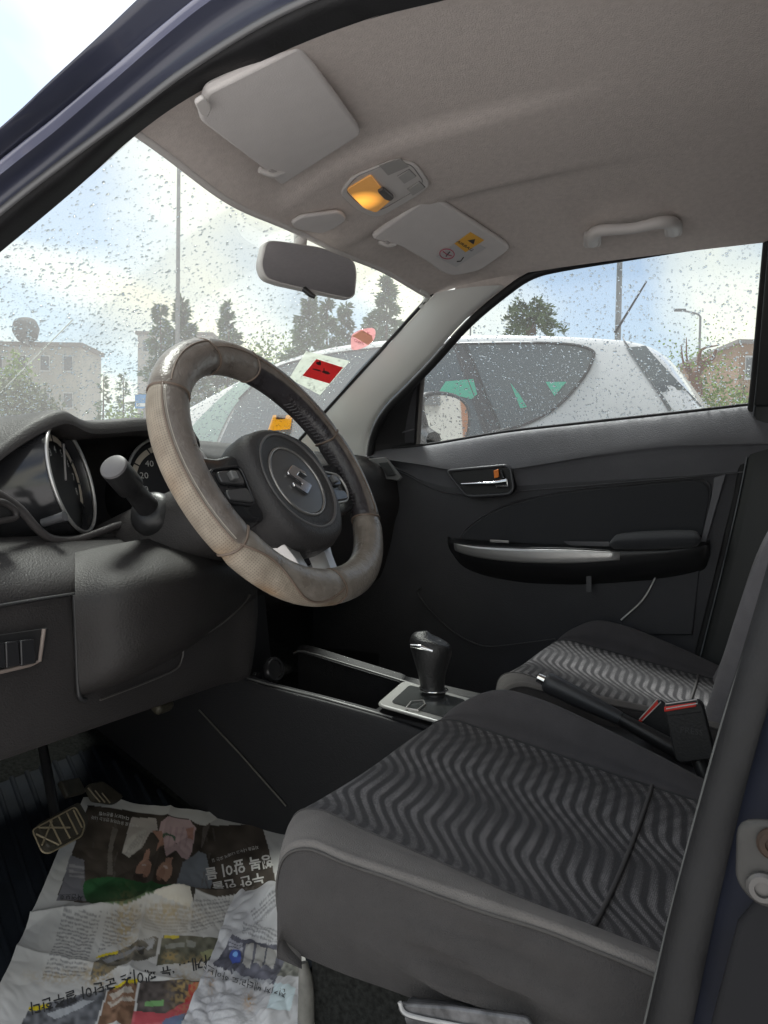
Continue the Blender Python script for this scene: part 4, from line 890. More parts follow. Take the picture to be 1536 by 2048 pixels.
backrest(s2, .714, -.497, 19)
# seat base, rail and adjuster lever on the driver seat
RAILM = mat('adjuster_grey', (.12, .12, .125), .4, metal=.3, var=.5, vscale=70)
tube('height_lever', [at(*p, x=-.615) for p in [(820, 2022), (920, 2040), (1060, 2064), (1160, 2085)]], [.011, .014, .015, .012], RAILM, s1, seg=12, n=3)
slab('lever_face', [at(*p, x=-.629) for p in rnd([np.array(p) for p in [(798, 2000), (900, 2006), (1060, 2030), (1080, 2068), (940, 2054), (830, 2034), (806, 2024)]], 10, 2)], (-1, 0, 0), .006, RAILM, s1, bevel=.002)
tube('lever_edge', [at(*p, x=-.637) for p in [(799, 2004), (808, 2024), (832, 2034), (900, 2048), (960, 2058), (1080, 2072)]], .002, mat('lever_edge', (.42, .42, .42), .4), s1, seg=6, n=3)
slab('base_carpet', [at(*p, x=-.575) for p in [(622, 1880), (1300, 1990), (1300, 2250), (640, 2250), (625, 1960)]], (1, 0, 0), .02, CARPET, s1)
tube('rail_cover', [at(606, 1925, x=-.578), at(612, 1970, x=-.58), at(612, 2060, x=-.582), at(610, 2250, x=-.585)], [.005, .008, .009, .009], mat('rail_cover_pale', (.17, .165, .15), .7, var=.25, vscale=60), s1, seg=10, n=3)
slab('seat_pan', [(-.585, -.19, .374), (-.13, -.19, .374), (-.13, -.66, .374), (-.585, -.66, .374)], (0, 0, 1), .01, BLACK, s1)
slab('seat_frame', [(-.57, -.20, .23), (-.15, -.20, .23), (-.15, -.60, .23), (-.57, -.60, .23)], (0, 0, 1), .12, BLACK, s1)
slab('seat_frame', [(.15, -.14, .23), (.57, -.14, .23), (.57, -.60, .23), (.15, -.60, .23)], (0, 0, 1), .12, BLACK, s2)
# belt buckles
def buckle(st, body_, red, x, th):
    slab('buckle_body', [at(*p, x=x) for p in rnd([np.array(p) for p in body_], 7, 3)], (-1, 0, 0), th, mat('buckle_black', (.016, .016, .017), .5, bump=.2, bscale=300), st, bevel=.004, seg=3)
    slab('buckle_release', [at(*p, x=x-.0) for p in red], (-1, 0, 0), th+.002, RED, st, bevel=.0012)
    tube('buckle_trim', [at(*p, x=x-th-.002) for p in red], .0009, mat('trim_white', (.6, .58, .56), .4), st, seg=5, closed=True)
buckle(s1, [(1329, 1404), (1399, 1396), (1408, 1406), (1432, 1506), (1424, 1512), (1362, 1520), (1353, 1512)], [(1331, 1408), (1394, 1399), (1395, 1407), (1332, 1418)], -.085, .016)
slab('buckle_groove', [at(*p, x=-.1015) for p in [(1333, 1431), (1402, 1423), (1402, 1425), (1333, 1433)]], (-1, 0, 0), .0005, SATIN, s1)
text3('buckle_mark', 'PRESS', .012, lambda x, y: at(1383, 1463, x=-.1016)+np.array([0, -x, y]), mat('buckle_mark', (.045, .045, .047), .5), s1)
tube('buckle_stalk', [at(1395, 1512, x=-.078), at(1412, 1560, x=-.085), at(1425, 1620, x=-.09)], .011, BLACK, s1, seg=10)
buckle(s2, [(1278, 1440), (1318, 1397), (1330, 1402), (1352, 1470), (1330, 1490), (1300, 1480)], [(1279, 1438), (1315, 1398), (1322, 1404), (1285, 1441)], .06, .014)
tube('buckle_stalk', [at(1335, 1470, x=.06), at(1370, 1530, x=.07)], .01, BLACK, s2, seg=10)

# ---- sun visors, lamp, mirror, grab handle
vri, vro, hk = np.array([.119, .032, 1.383]), np.array([.446, -.037, 1.345]), np.array([.199, .156, 1.331])
mir = np.array([-1, 1, 1])
vd = plane3(vri*mir, vro*mir, hk*mir); vp = plane3(vri, vro, hk)
def visor(pl, outline, label, hook, pivot):
    v = P_('sun_visor', label)
    pts = [at(p[0], p[1], pl=pl) for p in rnd([np.array(p) for p in outline], 13, 4)]
    slab('visor_panel', pts, pl[1], -.014, VISOR, v, bevel=.005, seg=3)
    h0_ = at(*hook[0], pl=pl); h1_ = at(*hook[1], pl=pl)
    tube('visor_rod', [h0_-pl[1]*.002, (h0_+h1_)/2+pl[1]*.004, h1_-pl[1]*.002], .0048, GREYPL, v, seg=10, n=4)
    box('visor_clip', (.022, .014, .016), h0_*.5+h1_*.5-pl[1]*.004, mat('clip_grey', (.33, .31, .30), .45), v, bevel=.004)
    return v, pl
v1, _ = visor(vd, [(413, 188), (600, 94), (726, 268), (560, 374), (545, 352), (470, 296), (398, 242)], 'driver sun visor folded up, plain grey', [(520, 342), (566, 346)], None)
slab('visor_pivot', [at(*p, pl=(vd[0]+vd[1]*.004, vd[1])) for p in rnd([np.array(p) for p in [(386, 198), (404, 186), (421, 208), (412, 228), (398, 222)]], 6, 3)], vd[1], .006, GREYPL, v1, bevel=.002)
v2, _ = visor(vp, [(740, 478), (862, 391), (1024, 497), (962, 541), (934, 548), (906, 553), (884, 546), (850, 521), (798, 492)], 'passenger sun visor folded up, carrying a yellow and white warning label', [(758, 484), (790, 490)], None)
pv = (vp[0]+vp[1]*.0012, vp[1])
LW = mat('label_white', (.62, .62, .62), .5); LY = mat('label_amber', (.80, .42, .05), .5); LK = mat('label_ink', (.05, .045, .045), .6); LR = mat('label_red', (.42, .10, .14), .6)
slab('white_label', [at(*p, pl=pv) for p in [(872, 513), (928, 474), (972, 496), (912, 534)]], vp[1], .0003, mat('label_film', (.50, .49, .49), .45), v2)
slab('amber_label', [at(*p, pl=pv) for p in [(909, 487), (941, 464), (968, 480), (931, 504)]], vp[1], .0007, LY, v2)
def vlab(cx_, cy_, ux, uy, vx, vy, h=.0012):
    """a point of the label from its own axes, in picture directions on the visor plane"""
    return lambda x, y: at(cx_+ux*x+vx*y, cy_+uy*x+vy*y, pl=(vp[0]+vp[1]*(.0012+h), vp[1]))
f_ = vlab(945, 482, 1.0, .64, -.78, .55); slab('warning_triangle', [f_(0, -7), f_(6, 5), f_(-6, 5)], vp[1], .0003, LK, v2)
text3('airbag_text', 'AIRBAG', 9, vlab(930, 492, 1.0, .62, .78, -.55), LK, v2, bold=.1)
tube('no_child_ring', [vlab(894, 508, 1, .1, 0, 1)(13*math.cos(a)*1.05+math.sin(a)*5, 9*math.sin(a)-4*math.cos(a)) for a in np.linspace(0, 2*math.pi, 25)[:-1]], .0011, LR, v2, seg=5, closed=True)
tube('no_child_bar', [vlab(894, 508, 1, .1, 0, 1)(*p) for p in ((-8, -4), (0, 1), (9, 3))], .0011, LR, v2, seg=5)
tube('child_figure', [vlab(894, 508, 1, .1, 0, 1)(*p) for p in ((-2, 5), (2, -1), (6, -5))], .0012, LK, v2, seg=5)
tube('child_figure', [vlab(920, 520, 1, .1, 0, 1)(*p) for p in ((-6, 4), (2, 2), (7, -6))], .0009, LK, v2, seg=5)
lp = P_('overhead_lamp', 'overhead map lamp with its orange lens lit')
lo_ = plane3((0, .063, roofz(0., .063)-.002), (.05, .063, roofz(.05, .063)-.002), (0, .02, roofz(0., .02)-.002))
lq = lambda p, h=0: at(p[0], p[1], pl=(lo_[0]+lo_[1]*h, lo_[1]))
lo2 = rnd([np.array(p) for p in [(677, 382), (702, 350), (790, 314), (832, 322), (860, 362), (846, 378), (768, 424), (745, 429), (706, 410)]], 14, 4)
slab('lamp_bezel', [lq(p) for p in lo2], lo_[1], .007, GREYPL, lp, bevel=.003, seg=3)
ci = np.mean(lo2, 0); tube('bezel_groove', [lq(ci+(p-ci)*.86, .0072) for p in lo2], .0009, mat('groove_grey', (.24, .23, .22), .6), lp, seg=5, closed=True)
LENS = bpy.data.materials.new('lit_lens'); LENS.use_nodes = True
t = LENS.node_tree; b = t.nodes['Principled BSDF']; tcn = t.nodes.new('ShaderNodeTexCoord'); wv_ = t.nodes.new('ShaderNodeTexWave'); wv_.inputs['Scale'].default_value = 95; wv_.bands_direction = 'DIAGONAL'
t.links.new(tcn.outputs['Object'], wv_.inputs[0]); b.inputs['Base Color'].default_value = (.75, .42, .18, 1); b.inputs['Roughness'].default_value = .25
geo = t.nodes.new('ShaderNodeNewGeometry'); bc = lq((722, 392)); ds = t.nodes.new('ShaderNodeVectorMath'); ds.operation = 'DISTANCE'; t.links.new(geo.outputs['Position'], ds.inputs[0]); ds.inputs[1].default_value = tuple(bc)
fo_ = t.nodes.new('ShaderNodeMapRange'); fo_.inputs[1].default_value = .006; fo_.inputs[2].default_value = .042; fo_.inputs[3].default_value = 1.0; fo_.inputs[4].default_value = .10; t.links.new(ds.outputs['Value'], fo_.inputs[0])
es = mth('MULTIPLY', fo_.outputs[0], mth('MULTIPLY_ADD', wv_.outputs[1], .45, .75, tree=t), tree=t)
b.inputs['Emission Color'].default_value = (1, .42, .05, 1); t.links.new(mth('MULTIPLY', es, .85, tree=t), b.inputs['Emission Strength'])
slab('lit_lens', [lq(p, .0072) for p in rnd([np.array(p) for p in [(692, 377), (742, 347), (782, 398), (752, 423), (728, 414)]], 6, 3)], lo_[1], .003, LENS, lp, bevel=.001)
slab('lamp_switch', [lq(p, .009) for p in rnd([np.array(p) for p in [(754, 378), (766, 372), (788, 390), (780, 397), (768, 393)]], 3, 2)], lo_[1], .006, mat('switch_dark', (.10, .09, .085), .4), lp, bevel=.0015)
slab('microphone_grille', [lq(p, .0072) for p in [(758, 330), (800, 316), (818, 332), (776, 350)]], lo_[1], .001, mat('grille_grey', (.36, .345, .33), .7), lp)
for pts in ([(795, 352), (818, 338), (832, 352), (808, 366)], [(815, 378), (838, 362), (850, 374), (825, 390)]):
    slab('lamp_button', [lq(p, .0072) for p in pts], lo_[1], .002, mat('button_lamp_grey', (.40, .385, .37), .5), lp, bevel=.001)
    tube('button_edge', [lq(p, .0075) for p in pts], .0009, MATS['groove_grey'], lp, seg=5, closed=True)
# rear view mirror
rm = P_('rear_view_mirror', 'grey rear view mirror hanging from the roof lining')
mc = at(617, 540, x=.0); rn = np.array([-.50, -.86, -.02]); rn /= np.linalg.norm(rn)
mpx = rnd([np.array(p) for p in [(519, 530), (530, 480), (560, 482), (640, 494), (708, 520), (714, 545), (710, 592), (700, 598), (640, 585), (560, 567), (528, 556)]], 12, 4)
pts = np.array([at(*p, pl=(mc, rn)) for p in mpx]); cen = pts.mean(0)
rings = [cen+(pts-cen)*k+rn*h for k, h in ((.955, .0015), (.985, .002), (1.0, -.004), (1.0, -.02), (.9, -.036), (.5, -.046), (.02, -.048))]
mesh('mirror_shell', np.array(rings).reshape(-1, 3), gridfaces(7, len(pts), False, True), GREYPL, rm)
mesh('mirror_glass', cen+(pts-cen)*.962+rn*.0022, [tuple(range(len(pts)))], mat('mirror_tint', (0.7250, 0.7540, 0.8120), .03, metal=1), rm, smooth=False)
m0, m1 = at(612, 452, x=.0)+np.array([0, .01, .01]), mc+np.array([.0, .02, .04])
tube('mirror_stem', [m0, m0*.4+m1*.6, m1], [.016, .013, .012], GREYPL, rm, seg=14)
mq = [np.array(p) for p in [(578, 440), (600, 426), (680, 416), (694, 432), (668, 450), (640, 462), (590, 452)]]
rp2 = plane3((0, .205, roofz(0., .205)-.004), (.05, .205, roofz(.05, .205)-.004), (0, .15, roofz(0., .15)-.004))
slab('mirror_mount', [at(*p, pl=rp2) for p in rnd(mq, 10, 3)], rp2[1], .008, VISOR, rm, bevel=.004, seg=3)
tube('dimming_tab', [at(608, 578, pl=(mc, rn)), at(622, 590, pl=(mc+rn*.01, rn)), at(630, 594, pl=(mc+rn*.012, rn))], [.006, .005, .004], BLACK, rm, seg=8)
# grab handle
from mathutils.bvhtree import BVHTree
_G2 = np.concatenate([G.reshape(-1, 3), SLG.reshape(-1, 3)]); _nf = len(G.reshape(-1, 3))
_rb = BVHTree.FromPolygons([Vector(map(float, v)) for v in _G2], gridfaces(*G.shape[:2])+[tuple(i+_nf for i in f) for f in gridfaces(*SLG.shape[:2])])
def rhit(px, py, off):
    d = Vector(ray(px, py)); d.normalize(); h_ = _rb.ray_cast(Vector(CAM), d); n_ = h_[1] if h_[1].dot(d) < 0 else -h_[1]
    return np.array(h_[0]+n_*off)
gh = P_('grab_handle', 'grey grab handle above the passenger window')
ghp = [((1185, 478), .004), ((1186, 452), .020), ((1206, 432), .030), ((1265, 424), .034), ((1320, 416), .030), ((1344, 428), .020), ((1347, 456), .004)]
tube('handle_bar', [rhit(*p, o_) for p, o_ in ghp], [.0150, .0140, .0115, .0105, .0115, .0140, .0150], GREYPL, gh, seg=16, n=5)
for p in ((1185, 474), (1347, 452)):
    f0_ = rhit(*p, .001); nn_ = rhit(*p, .01)-f0_; nn_ /= np.linalg.norm(nn_)
    slab('handle_foot', [rhit(p[0]+a, p[1]+b, .001) for a, b in rnd([np.array(q_) for q_ in [(-18, -14), (18, -16), (18, 10), (-18, 13)]], 7, 3)], nn_, .012, GREYPL, gh, bevel=.004)

# ---- stickers on the windscreen (parts of the pane)
a_, b_, c_ = ws(.55, .3), ws(.8, .3), ws(.7, .7); wpl = plane3(a_, b_, c_)
wq = lambda p, h=.004: at(p[0], p[1], pl=(wpl[0]+wpl[1]*h, wpl[1]))
FILM = glass('clear_film', (.90, .93, .86))
slab('clear_film', [wq(p, .002) for p in [(612, 702), (700, 722), (640, 790), (578, 757)]], wpl[1], .0004, backlit('film_pale', (.80, .84, .76), .45), wsp)
slab('red_sticker', [wq(p) for p in [(633, 718), (686, 735), (659, 767), (605, 751)]], wpl[1], .0006, backlit('sticker_red', (.80, .15, .16)), wsp)
INK = mat('sticker_ink', (.05, .035, .035), .6)
for c, rx, ry in (((637, 727), 5, 3), ((634, 740), 9, 1.6), ((652, 745), 8, 3), ((648, 741), 1.2, 5), ((640, 726), 2, 5)):
    slab('sticker_insect', [wq((c[0]+rx*math.cos(a)*(1+.2*math.sin(5*a)), c[1]+ry*math.sin(a)+.25*rx*math.cos(a)), .005) for a in np.linspace(0, 6.28, 13)[:-1]], wpl[1], .0002, INK, wsp)
wpl2 = plane3(ws(.8, .2), ws(.95, .2), ws(.9, .5)); wq2 = lambda p, h=.004: at(p[0], p[1], pl=(wpl2[0]+wpl2[1]*h, wpl2[1]))
slab('pink_sticker', [wq2(p) for p in smooth_poly([(704, 670), (722, 659), (745, 656), (751, 664), (747, 680), (730, 694), (706, 700), (702, 690)], 3)], wpl2[1], .0005, backlit('sticker_pink', (.95, .60, .61), .2), wsp)
slab('pink_sticker_band', [wq2(p, .0048) for p in [(704, 672), (724, 660), (744, 672), (746, 681), (736, 690), (712, 676)]], wpl2[1], .0002, backlit('sticker_band', (.85, .78, .66)), wsp)
text3('sticker_text', 'OWK', 9, lambda x, y: wq2((718+x*.9+y*.1, 684+x*.35-y*.9), .0054), mat('sticker_red_ink', (.50, .10, .12), .5), wsp)
text3('sticker_text', 'K', 10, lambda x, y: wq2((737+x*.9, 667+x*.35-y*.9), .0054), MATS['sticker_red_ink'], wsp)
wpl3 = plane3(ws(.3, .7), ws(.55, .7), ws(.45, .98)); wq3 = lambda p, h=.004: at(p[0], p[1], pl=(wpl3[0]+wpl3[1]*h, wpl3[1]))
slab('yellow_sticker', [wq3(p) for p in [(546, 830), (585, 830), (580, 858), (535, 862)]], wpl3[1], .0005, backlit('sticker_yellow', (.88, .60, .14)), wsp)
slab('yellow_sticker_band', [wq3(p, .0048) for p in [(553, 830), (573, 830), (570, 838), (551, 839)]], wpl3[1], .0002, mat('sticker_brown', (.50, .25, .04), .5), wsp)

tube('glass_streak', [at(*p, pl=plane3(ws(-.6, .5), ws(-.3, .5), ws(-.5, .8))) for p in [(-20, 808), (40, 745), (90, 695), (145, 640)]], .0011, backlit('streak_pale', (.8, .82, .8), .2), wsp, seg=5, n=3)  # thin pale diagonal streak on the pane
# ---- pedals
pd = P_('brake_pedal', 'worn black brake pedal with slanted ribs')
PEDM = mat('pedal_rubber', (.055, .048, .035), .6, bump=.4, bscale=200, var=.4, vscale=50); RIBM = mat('pedal_rib_worn', (.27, .225, .15), .6)
ppl = plane3(at(70, 1672, y=.36), at(160, 1612, y=.40), at(110, 1708, y=.33))
pq = lambda p, h=0: at(p[0], p[1], pl=(ppl[0]+ppl[1]*h, ppl[1]))
po = rnd([np.array(p) for p in [(64, 1660), (150, 1613), (170, 1648), (164, 1672), (98, 1707), (84, 1704)]], 8, 3)
slab('pedal_pad', [pq(p) for p in po], ppl[1], .012, PEDM, pd, bevel=.003)
tube('pedal_rim', [pq(p, .0125) for p in po], .0013, RIBM, pd, seg=6, closed=True)
for a, b in (((78, 1655), (140, 1655)), ((72, 1668), (118, 1690)), ((100, 1642), (122, 1688)), ((118, 1634), (140, 1676)), ((134, 1626), (155, 1668)), ((147, 1620), (164, 1655)), ((84, 1690), (104, 1642))):
    tube('pedal_rib', [pq(a, .0125), pq(b, .0125)], .0015, RIBM, pd, seg=6)
tube('pedal_arm', [pq((115, 1655), -.004), pq((150, 1560), -.01)+np.array([0, .10, .12]), np.array([-.42, .62, .60])], .008, BLACK, pd, seg=8)
ac = P_('accelerator_pedal', 'slim black accelerator pedal with worn ribs')
apl = plane3(at(120, 1580, y=.46), at(240, 1590, y=.47), at(180, 1620, y=.44)); aq = lambda p, h=0: at(p[0], p[1], pl=(apl[0]+apl[1]*h, apl[1]))
slab('pedal_pad', [aq(p) for p in rnd([np.array(p) for p in [(165, 1575), (195, 1568), (240, 1600), (225, 1612), (180, 1606)]], 8, 3)], apl[1], .012, PEDM, ac, bevel=.003)
for k in range(3): tube('pedal_rib', [aq((176+k*14, 1576+k*5), .0125), aq((200+k*10, 1604+k*1), .0125)], .0012, RIBM, ac, seg=6)
slab('pedal_pad', [aq(p) for p in [(112, 1568), (150, 1560), (165, 1590), (128, 1600)]], apl[1], .01, PEDM, ac, bevel=.003)
box('wiring_bracket', (.035, .02, .018), at(325, 1412, x=-.33), mat('bracket_brass', (.06, .055, .04), .5, metal=.4), db, rot=np.array(Matrix.Rotation(.6, 3, 'X')), bevel=.006)
# ================================================================== THINGS IN THE FOOTWELL
def paper_mat(name):
    m = bpy.data.materials.new(name); m.use_nodes = True; t = m.node_tree; b = t.nodes['Principled BSDF']
    ca = t.nodes.new('ShaderNodeVertexColor'); ca.layer_name = 'print'; t.links.new(ca.outputs[0], b.inputs['Base Color']); b.inputs['Roughness'].default_value = .85; b.inputs['Specular IOR Level'].default_value = .15
    n = t.nodes.new('ShaderNodeTexNoise'); n.inputs['Scale'].default_value = 45; n.inputs['Detail'].default_value = 4; tcn = t.nodes.new('ShaderNodeTexCoord'); t.links.new(tcn.outputs['Object'], n.inputs[0])
    bp = t.nodes.new('ShaderNodeBump'); bp.inputs['Strength'].default_value = .12; bp.inputs['Distance'].default_value = .003; t.links.new(n.outputs[0], bp.inputs['Height']); t.links.new(bp.outputs[0], b.inputs['Normal'])
    return m
def vnoise(x, y, s, seed):
    r_ = np.random.default_rng(seed); T_ = r_.random((64, 64)); x = x*s; y = y*s; xi = np.floor(x).astype(int); yi = np.floor(y).astype(int); fx = x-xi; fy = y-yi; fx = fx*fx*(3-2*fx); fy = fy*fy*(3-2*fy)
    g_ = lambda i, j: T_[i % 64, j % 64]
    return (g_(xi, yi)*(1-fx)+g_(xi+1, yi)*fx)*(1-fy)+(g_(xi, yi+1)*(1-fx)+g_(xi+1, yi+1)*fx)*fy
def paint(C, X, Y, poly, c, a=1.0):
    m_ = inpoly(X, Y, poly); C[m_] = C[m_]*(1-a)+np.array(c)*a
def lines(C, X, Y, poly, o, u, v, pitch_, c=(.20, .20, .21), cov=.82, seed=0):
    """small type: broken dark rows inside poly; u along the row, v across (picture pixels)"""
    m_ = inpoly(X, Y, poly); du = (X-o[0])*u[0]+(Y-o[1])*u[1]; dv = (X-o[0])*v[0]+(Y-o[1])*v[1]
    row = np.floor(dv/pitch_); on = (dv/pitch_-row) < .52
    wd = vnoise(du, row*7.3, .22, seed) > (1-cov)*.9
    gl_n = .55+.45*(vnoise(du, row*3.1, 1.1, seed+5) > .42)
    k = m_ & on & wd
    C[k] = C[k]*(1-.72*gl_n[k][:, None])+np.array(c)*(.72*gl_n[k][:, None])
def sheet(name, TL, TR, BR, BL, n, m_, hfun, printer, label, bend=None):
    A = np.linspace(0, 1, n)[:, None]; B = np.linspace(0, 1, m_)[None]
    px = (TL[0]*(1-B)+TR[0]*B)*(1-A)+(BL[0]*(1-B)+BR[0]*B)*A; py = (TL[1]*(1-B)+TR[1]*B)*(1-A)+(BL[1]*(1-B)+BR[1]*B)*A
    px = px+4*(vnoise(A*np.ones_like(B)*6, B*0+1, 1, 3)-.5)*(1-np.minimum(1, B*8)); py = py+7*(vnoise(B*np.ones_like(A)*7, A*0+2, 1, 4)-.5)*(1-np.minimum(1, A*8))
    V = np.zeros((n, m_, 3))
    for i in range(n):
        for j in range(m_):
            z = .222
            for _ in range(3):
                p = at(px[i, j], py[i, j], z=z); z = .5*z+.5*(floorz(p[0], p[1])+.012)
            V[i, j] = at(px[i, j], py[i, j], z=z)
    V[..., 2] += hfun(px, py)
    C = np.ones((n, m_, 3))*np.array([.56, .555, .545]); printer(C, px, py)
    o = gridobj(name, V, paper_mat(name+'_paper'))
    ca = o.data.color_attributes.new('print', 'FLOAT_COLOR', 'POINT')
    flat = np.concatenate([C.reshape(-1, 3), np.ones((n*m_, 1))], 1).ravel(); ca.data.foreach_set('color', flat)
    return tag(o, label, 'newspaper', 'newspaper sheets in the driver footwell'), V, px, py
def h_main(X, Y):
    h = .007*vnoise(X, Y, .010, 11)+.0026*np.abs(vnoise(X+.6*Y, Y, .022, 12)*2-1)+.0012*np.abs(vnoise(X-.7*Y, Y, .05, 13)*2-1)
    cre_ = lambda a, b, c, w_, am: am*np.exp(-np.abs((X*a+Y*b-c)/w_))
    h += cre_(.12, .993, 1838, 9, .010)+cre_(.97, .24, 720, 10, .006)+cre_(-.2, .98, 1862, 12, .005)
    h += .016*np.exp(-((X-345)/50)**2-((Y-1812)/22)**2)
    return h
def ell(cx_, cy_, rx, ry, ang=0, n=24):
    return [(cx_+rx*math.cos(a)*math.cos(ang)-ry*math.sin(a)*math.sin(ang), cy_+rx*math.cos(a)*math.sin(ang)+ry*math.sin(a)*math.cos(ang)) for a in np.linspace(0, 2*math.pi, n+1)[:-1]]
def photo_noise(C, X, Y, poly, s, am, seed):
    m_ = inpoly(X, Y, poly); k = 1+am*(vnoise(X, Y, s, seed)[m_]-.5)*2; C[m_] *= k[:, None]
def print_main(C, X, Y):
    adv = [(176, 1617), (380, 1645), (402, 1656), (524, 1658), (536, 1700), (556, 1790), (480, 1800), (430, 1808), (395, 1806), (330, 1808), (232, 1824), (112, 1812)]
    paint(C, X, Y, adv, (.075, .062, .052)); photo_noise(C, X, Y, adv, .05, .45, 21)
    paint(C, X, Y, [(124, 1780), (140, 1720), (168, 1730), (172, 1812), (113, 1812)], (.22, .22, .25), .8)
    for k in range(3): paint(C, X, Y, [(138, 1738+k*10), (168, 1742+k*10), (168, 1747+k*10), (138, 1743+k*10)], (.34, .33, .34), .8)
    paint(C, X, Y, [(225, 1660), (236, 1665), (224, 1710), (226, 1758), (214, 1758), (216, 1708)], (.20, .18, .16), .8)
    # two people in working clothes, seen upside down in the advertisement
    paint(C, X, Y, [(262, 1642), (312, 1642), (316, 1668), (300, 1672), (285, 1700), (256, 1721), (245, 1708), (252, 1682)], (.48, .44, .41))
    paint(C, X, Y, [(244, 1712), (256, 1686), (288, 1662), (296, 1668), (280, 1702), (258, 1722)], (.56, .53, .49))
    for k in range(5): paint(C, X, Y, [(250+k*8, 1712-k*5), (252+k*8, 1714-k*5), (276+k*5, 1680-k*3), (274+k*5, 1679-k*3)], (.36, .33, .31), .6)
    paint(C, X, Y, [(322, 1650), (340, 1642), (380, 1646), (392, 1660), (384, 1706), (376, 1724), (364, 1722), (352, 1706), (332, 1722), (326, 1690), (318, 1672)], (.58, .43, .44))
    for k in range(4): paint(C, X, Y, [(340+k*12, 1660), (344+k*12, 1660), (338+k*11, 1700), (335+k*11, 1700)], (.44, .31, .33), .6)
    paint(C, X, Y, [(372, 1662), (388, 1658), (386, 1684), (376, 1682)], (.50, .28, .23))
    paint(C, X, Y, [(304, 1668), (324, 1672), (328, 1698), (312, 1712), (318, 1690)], (.42, .24, .18))
    paint(C, X, Y, [(292, 1706), (300, 1704), (298, 1726), (284, 1728)], (.42, .24, .18)); paint(C, X, Y, [(332, 1724), (346, 1722), (340, 1740), (328, 1742)], (.42, .25, .19))
    paint(C, X, Y, ell(287, 1746, 15, 21, .35), (.47, .28, .21)); paint(C, X, Y, ell(329, 1752, 14, 22, .5), (.43, .26, .19))
    paint(C, X, Y, ell(280, 1764, 15, 10, .3), (.06, .045, .04)); paint(C, X, Y, ell(320, 1772, 15, 9, .5), (.07, .05, .04))
    for (a, b) in ((288, 1736), (331, 1742)): paint(C, X, Y, ell(a, b, 5, 2.4, .3), (.62, .50, .45))
    paint(C, X, Y, ell(294, 1750, 7, 14, .35), (.36, .20, .145), .7); paint(C, X, Y, ell(322, 1756, 6, 14, .5), (.32, .18, .13), .7)
    for a in np.linspace(0, 3.4, 30): paint(C, X, Y, ell(338+11*math.cos(-a+.3), 1684-8*math.sin(a-.2), 2.2, 2.2, 0, 8), (.10, .16, .11))
    paint(C, X, Y, [(398, 1706), (412, 1712), (424, 1770), (420, 1796), (398, 1796), (352, 1776), (366, 1730)], (.22, .24, .27)); paint(C, X, Y, [(402, 1700), (406, 1660), (422, 1650), (408, 1690)], (.15, .13, .12))
    for k in range(46):
        x0 = rng.uniform(150, 540); y0 = rng.uniform(1625, 1800); a_n = rng.uniform(-.5, .5); L0 = rng.uniform(8, 34); q_c = rng.uniform(.04, .2)
        if inpoly(np.array(x0), np.array(y0), adv) and not (235 < x0 < 400 and y0 < 1790): paint(C, X, Y, [(x0, y0), (x0+L0*math.sin(a_n), y0+L0), (x0+L0*math.sin(a_n)+3, y0+L0), (x0+4, y0)], (q_c, q_c*.9, q_c*.8), .5)
    grn = smooth_poly([(166, 1780), (190, 1765), (235, 1762), (290, 1774), (330, 1776), (362, 1778), (385, 1788), (390, 1806), (330, 1812), (280, 1820), (232, 1826), (180, 1820)], 4)
    paint(C, X, Y, grn, (.035, .115, .045)); photo_noise(C, X, Y, grn, .06, .35, 22)
    paint(C, X, Y, [(326, 1786), (386, 1790), (380, 1800), (322, 1797)], (.10, .20, .11))
    # tear with white paper showing through
    paint(C, X, Y, [(322, 1794), (384, 1802), (388, 1818), (378, 1832), (330, 1822), (308, 1816)], (.72, .68, .60))
    paint(C, X, Y, [(320, 1786), (324, 1796), (316, 1800)], (.02, .02, .02)); paint(C, X, Y, [(384, 1792), (391, 1806), (386, 1822), (380, 1808)], (.02, .02, .02))
    # columns of small type under the advertisement
    u, v = (.985, .17), (-.17, .985)
    lines(C, X, Y, [(128, 1836), (204, 1836), (168, 1962), (84, 1962)], (128, 1836), u, v, 7.2, seed=1)
    lines(C, X, Y, [(214, 1836), (286, 1826), (260, 1880), (196, 1910)], (214, 1836), u, v, 7.2, seed=2)
    lines(C, X, Y, [(300, 1826), (380, 1828), (374, 1872), (285, 1868)], (300, 1826), (.998, .06), (-.06, .998), 5.5, c=(.36, .33, .29), cov=.9, seed=3)
    lines(C, X, Y, [(386, 1820), (462, 1806), (455, 1850), (380, 1874)], (386, 1820), (.96, -.22), (.22, .96), 6.5, seed=4)
    lines(C, X, Y, [(468, 1812), (512, 1800), (512, 1852), (460, 1862)], (468, 1812), (.96, -.2), (.2, .96), 6.5, seed=6)
    # car pictures
    cars = [([(203, 1918), (228, 1910), (308, 1876), (318, 1880), (312, 1915), (255, 1940), (180, 1972), (186, 1940)], (.16, .15, .13)), ([(326, 1874), (448, 1884), (434, 1930), (330, 1934), (312, 1936)], (.13, .13, .10)),
            ([(62, 2020), (100, 2012), (212, 1990), (214, 1996), (190, 2060), (40, 2060)], (.15, .155, .17)), ([(218, 1992), (276, 1972), (270, 2010), (262, 2060), (194, 2060)], (.22, .13, .085)), ([(280, 1970), (410, 1976), (372, 2050), (268, 2060)], (.10, .085, .08))]
    for k, (p, c) in enumerate(cars): paint(C, X, Y, p, c); photo_noise(C, X, Y, p, .11, .5, 30+k)
    for k in range(3): paint(C, X, Y, [(285+k*5, 1886+k*3), (308+k*2, 1878+k*2), (304, 1896+k*2), (292, 1902+k*2), (300, 1890+k*2)], (.50, .51, .53), .7)
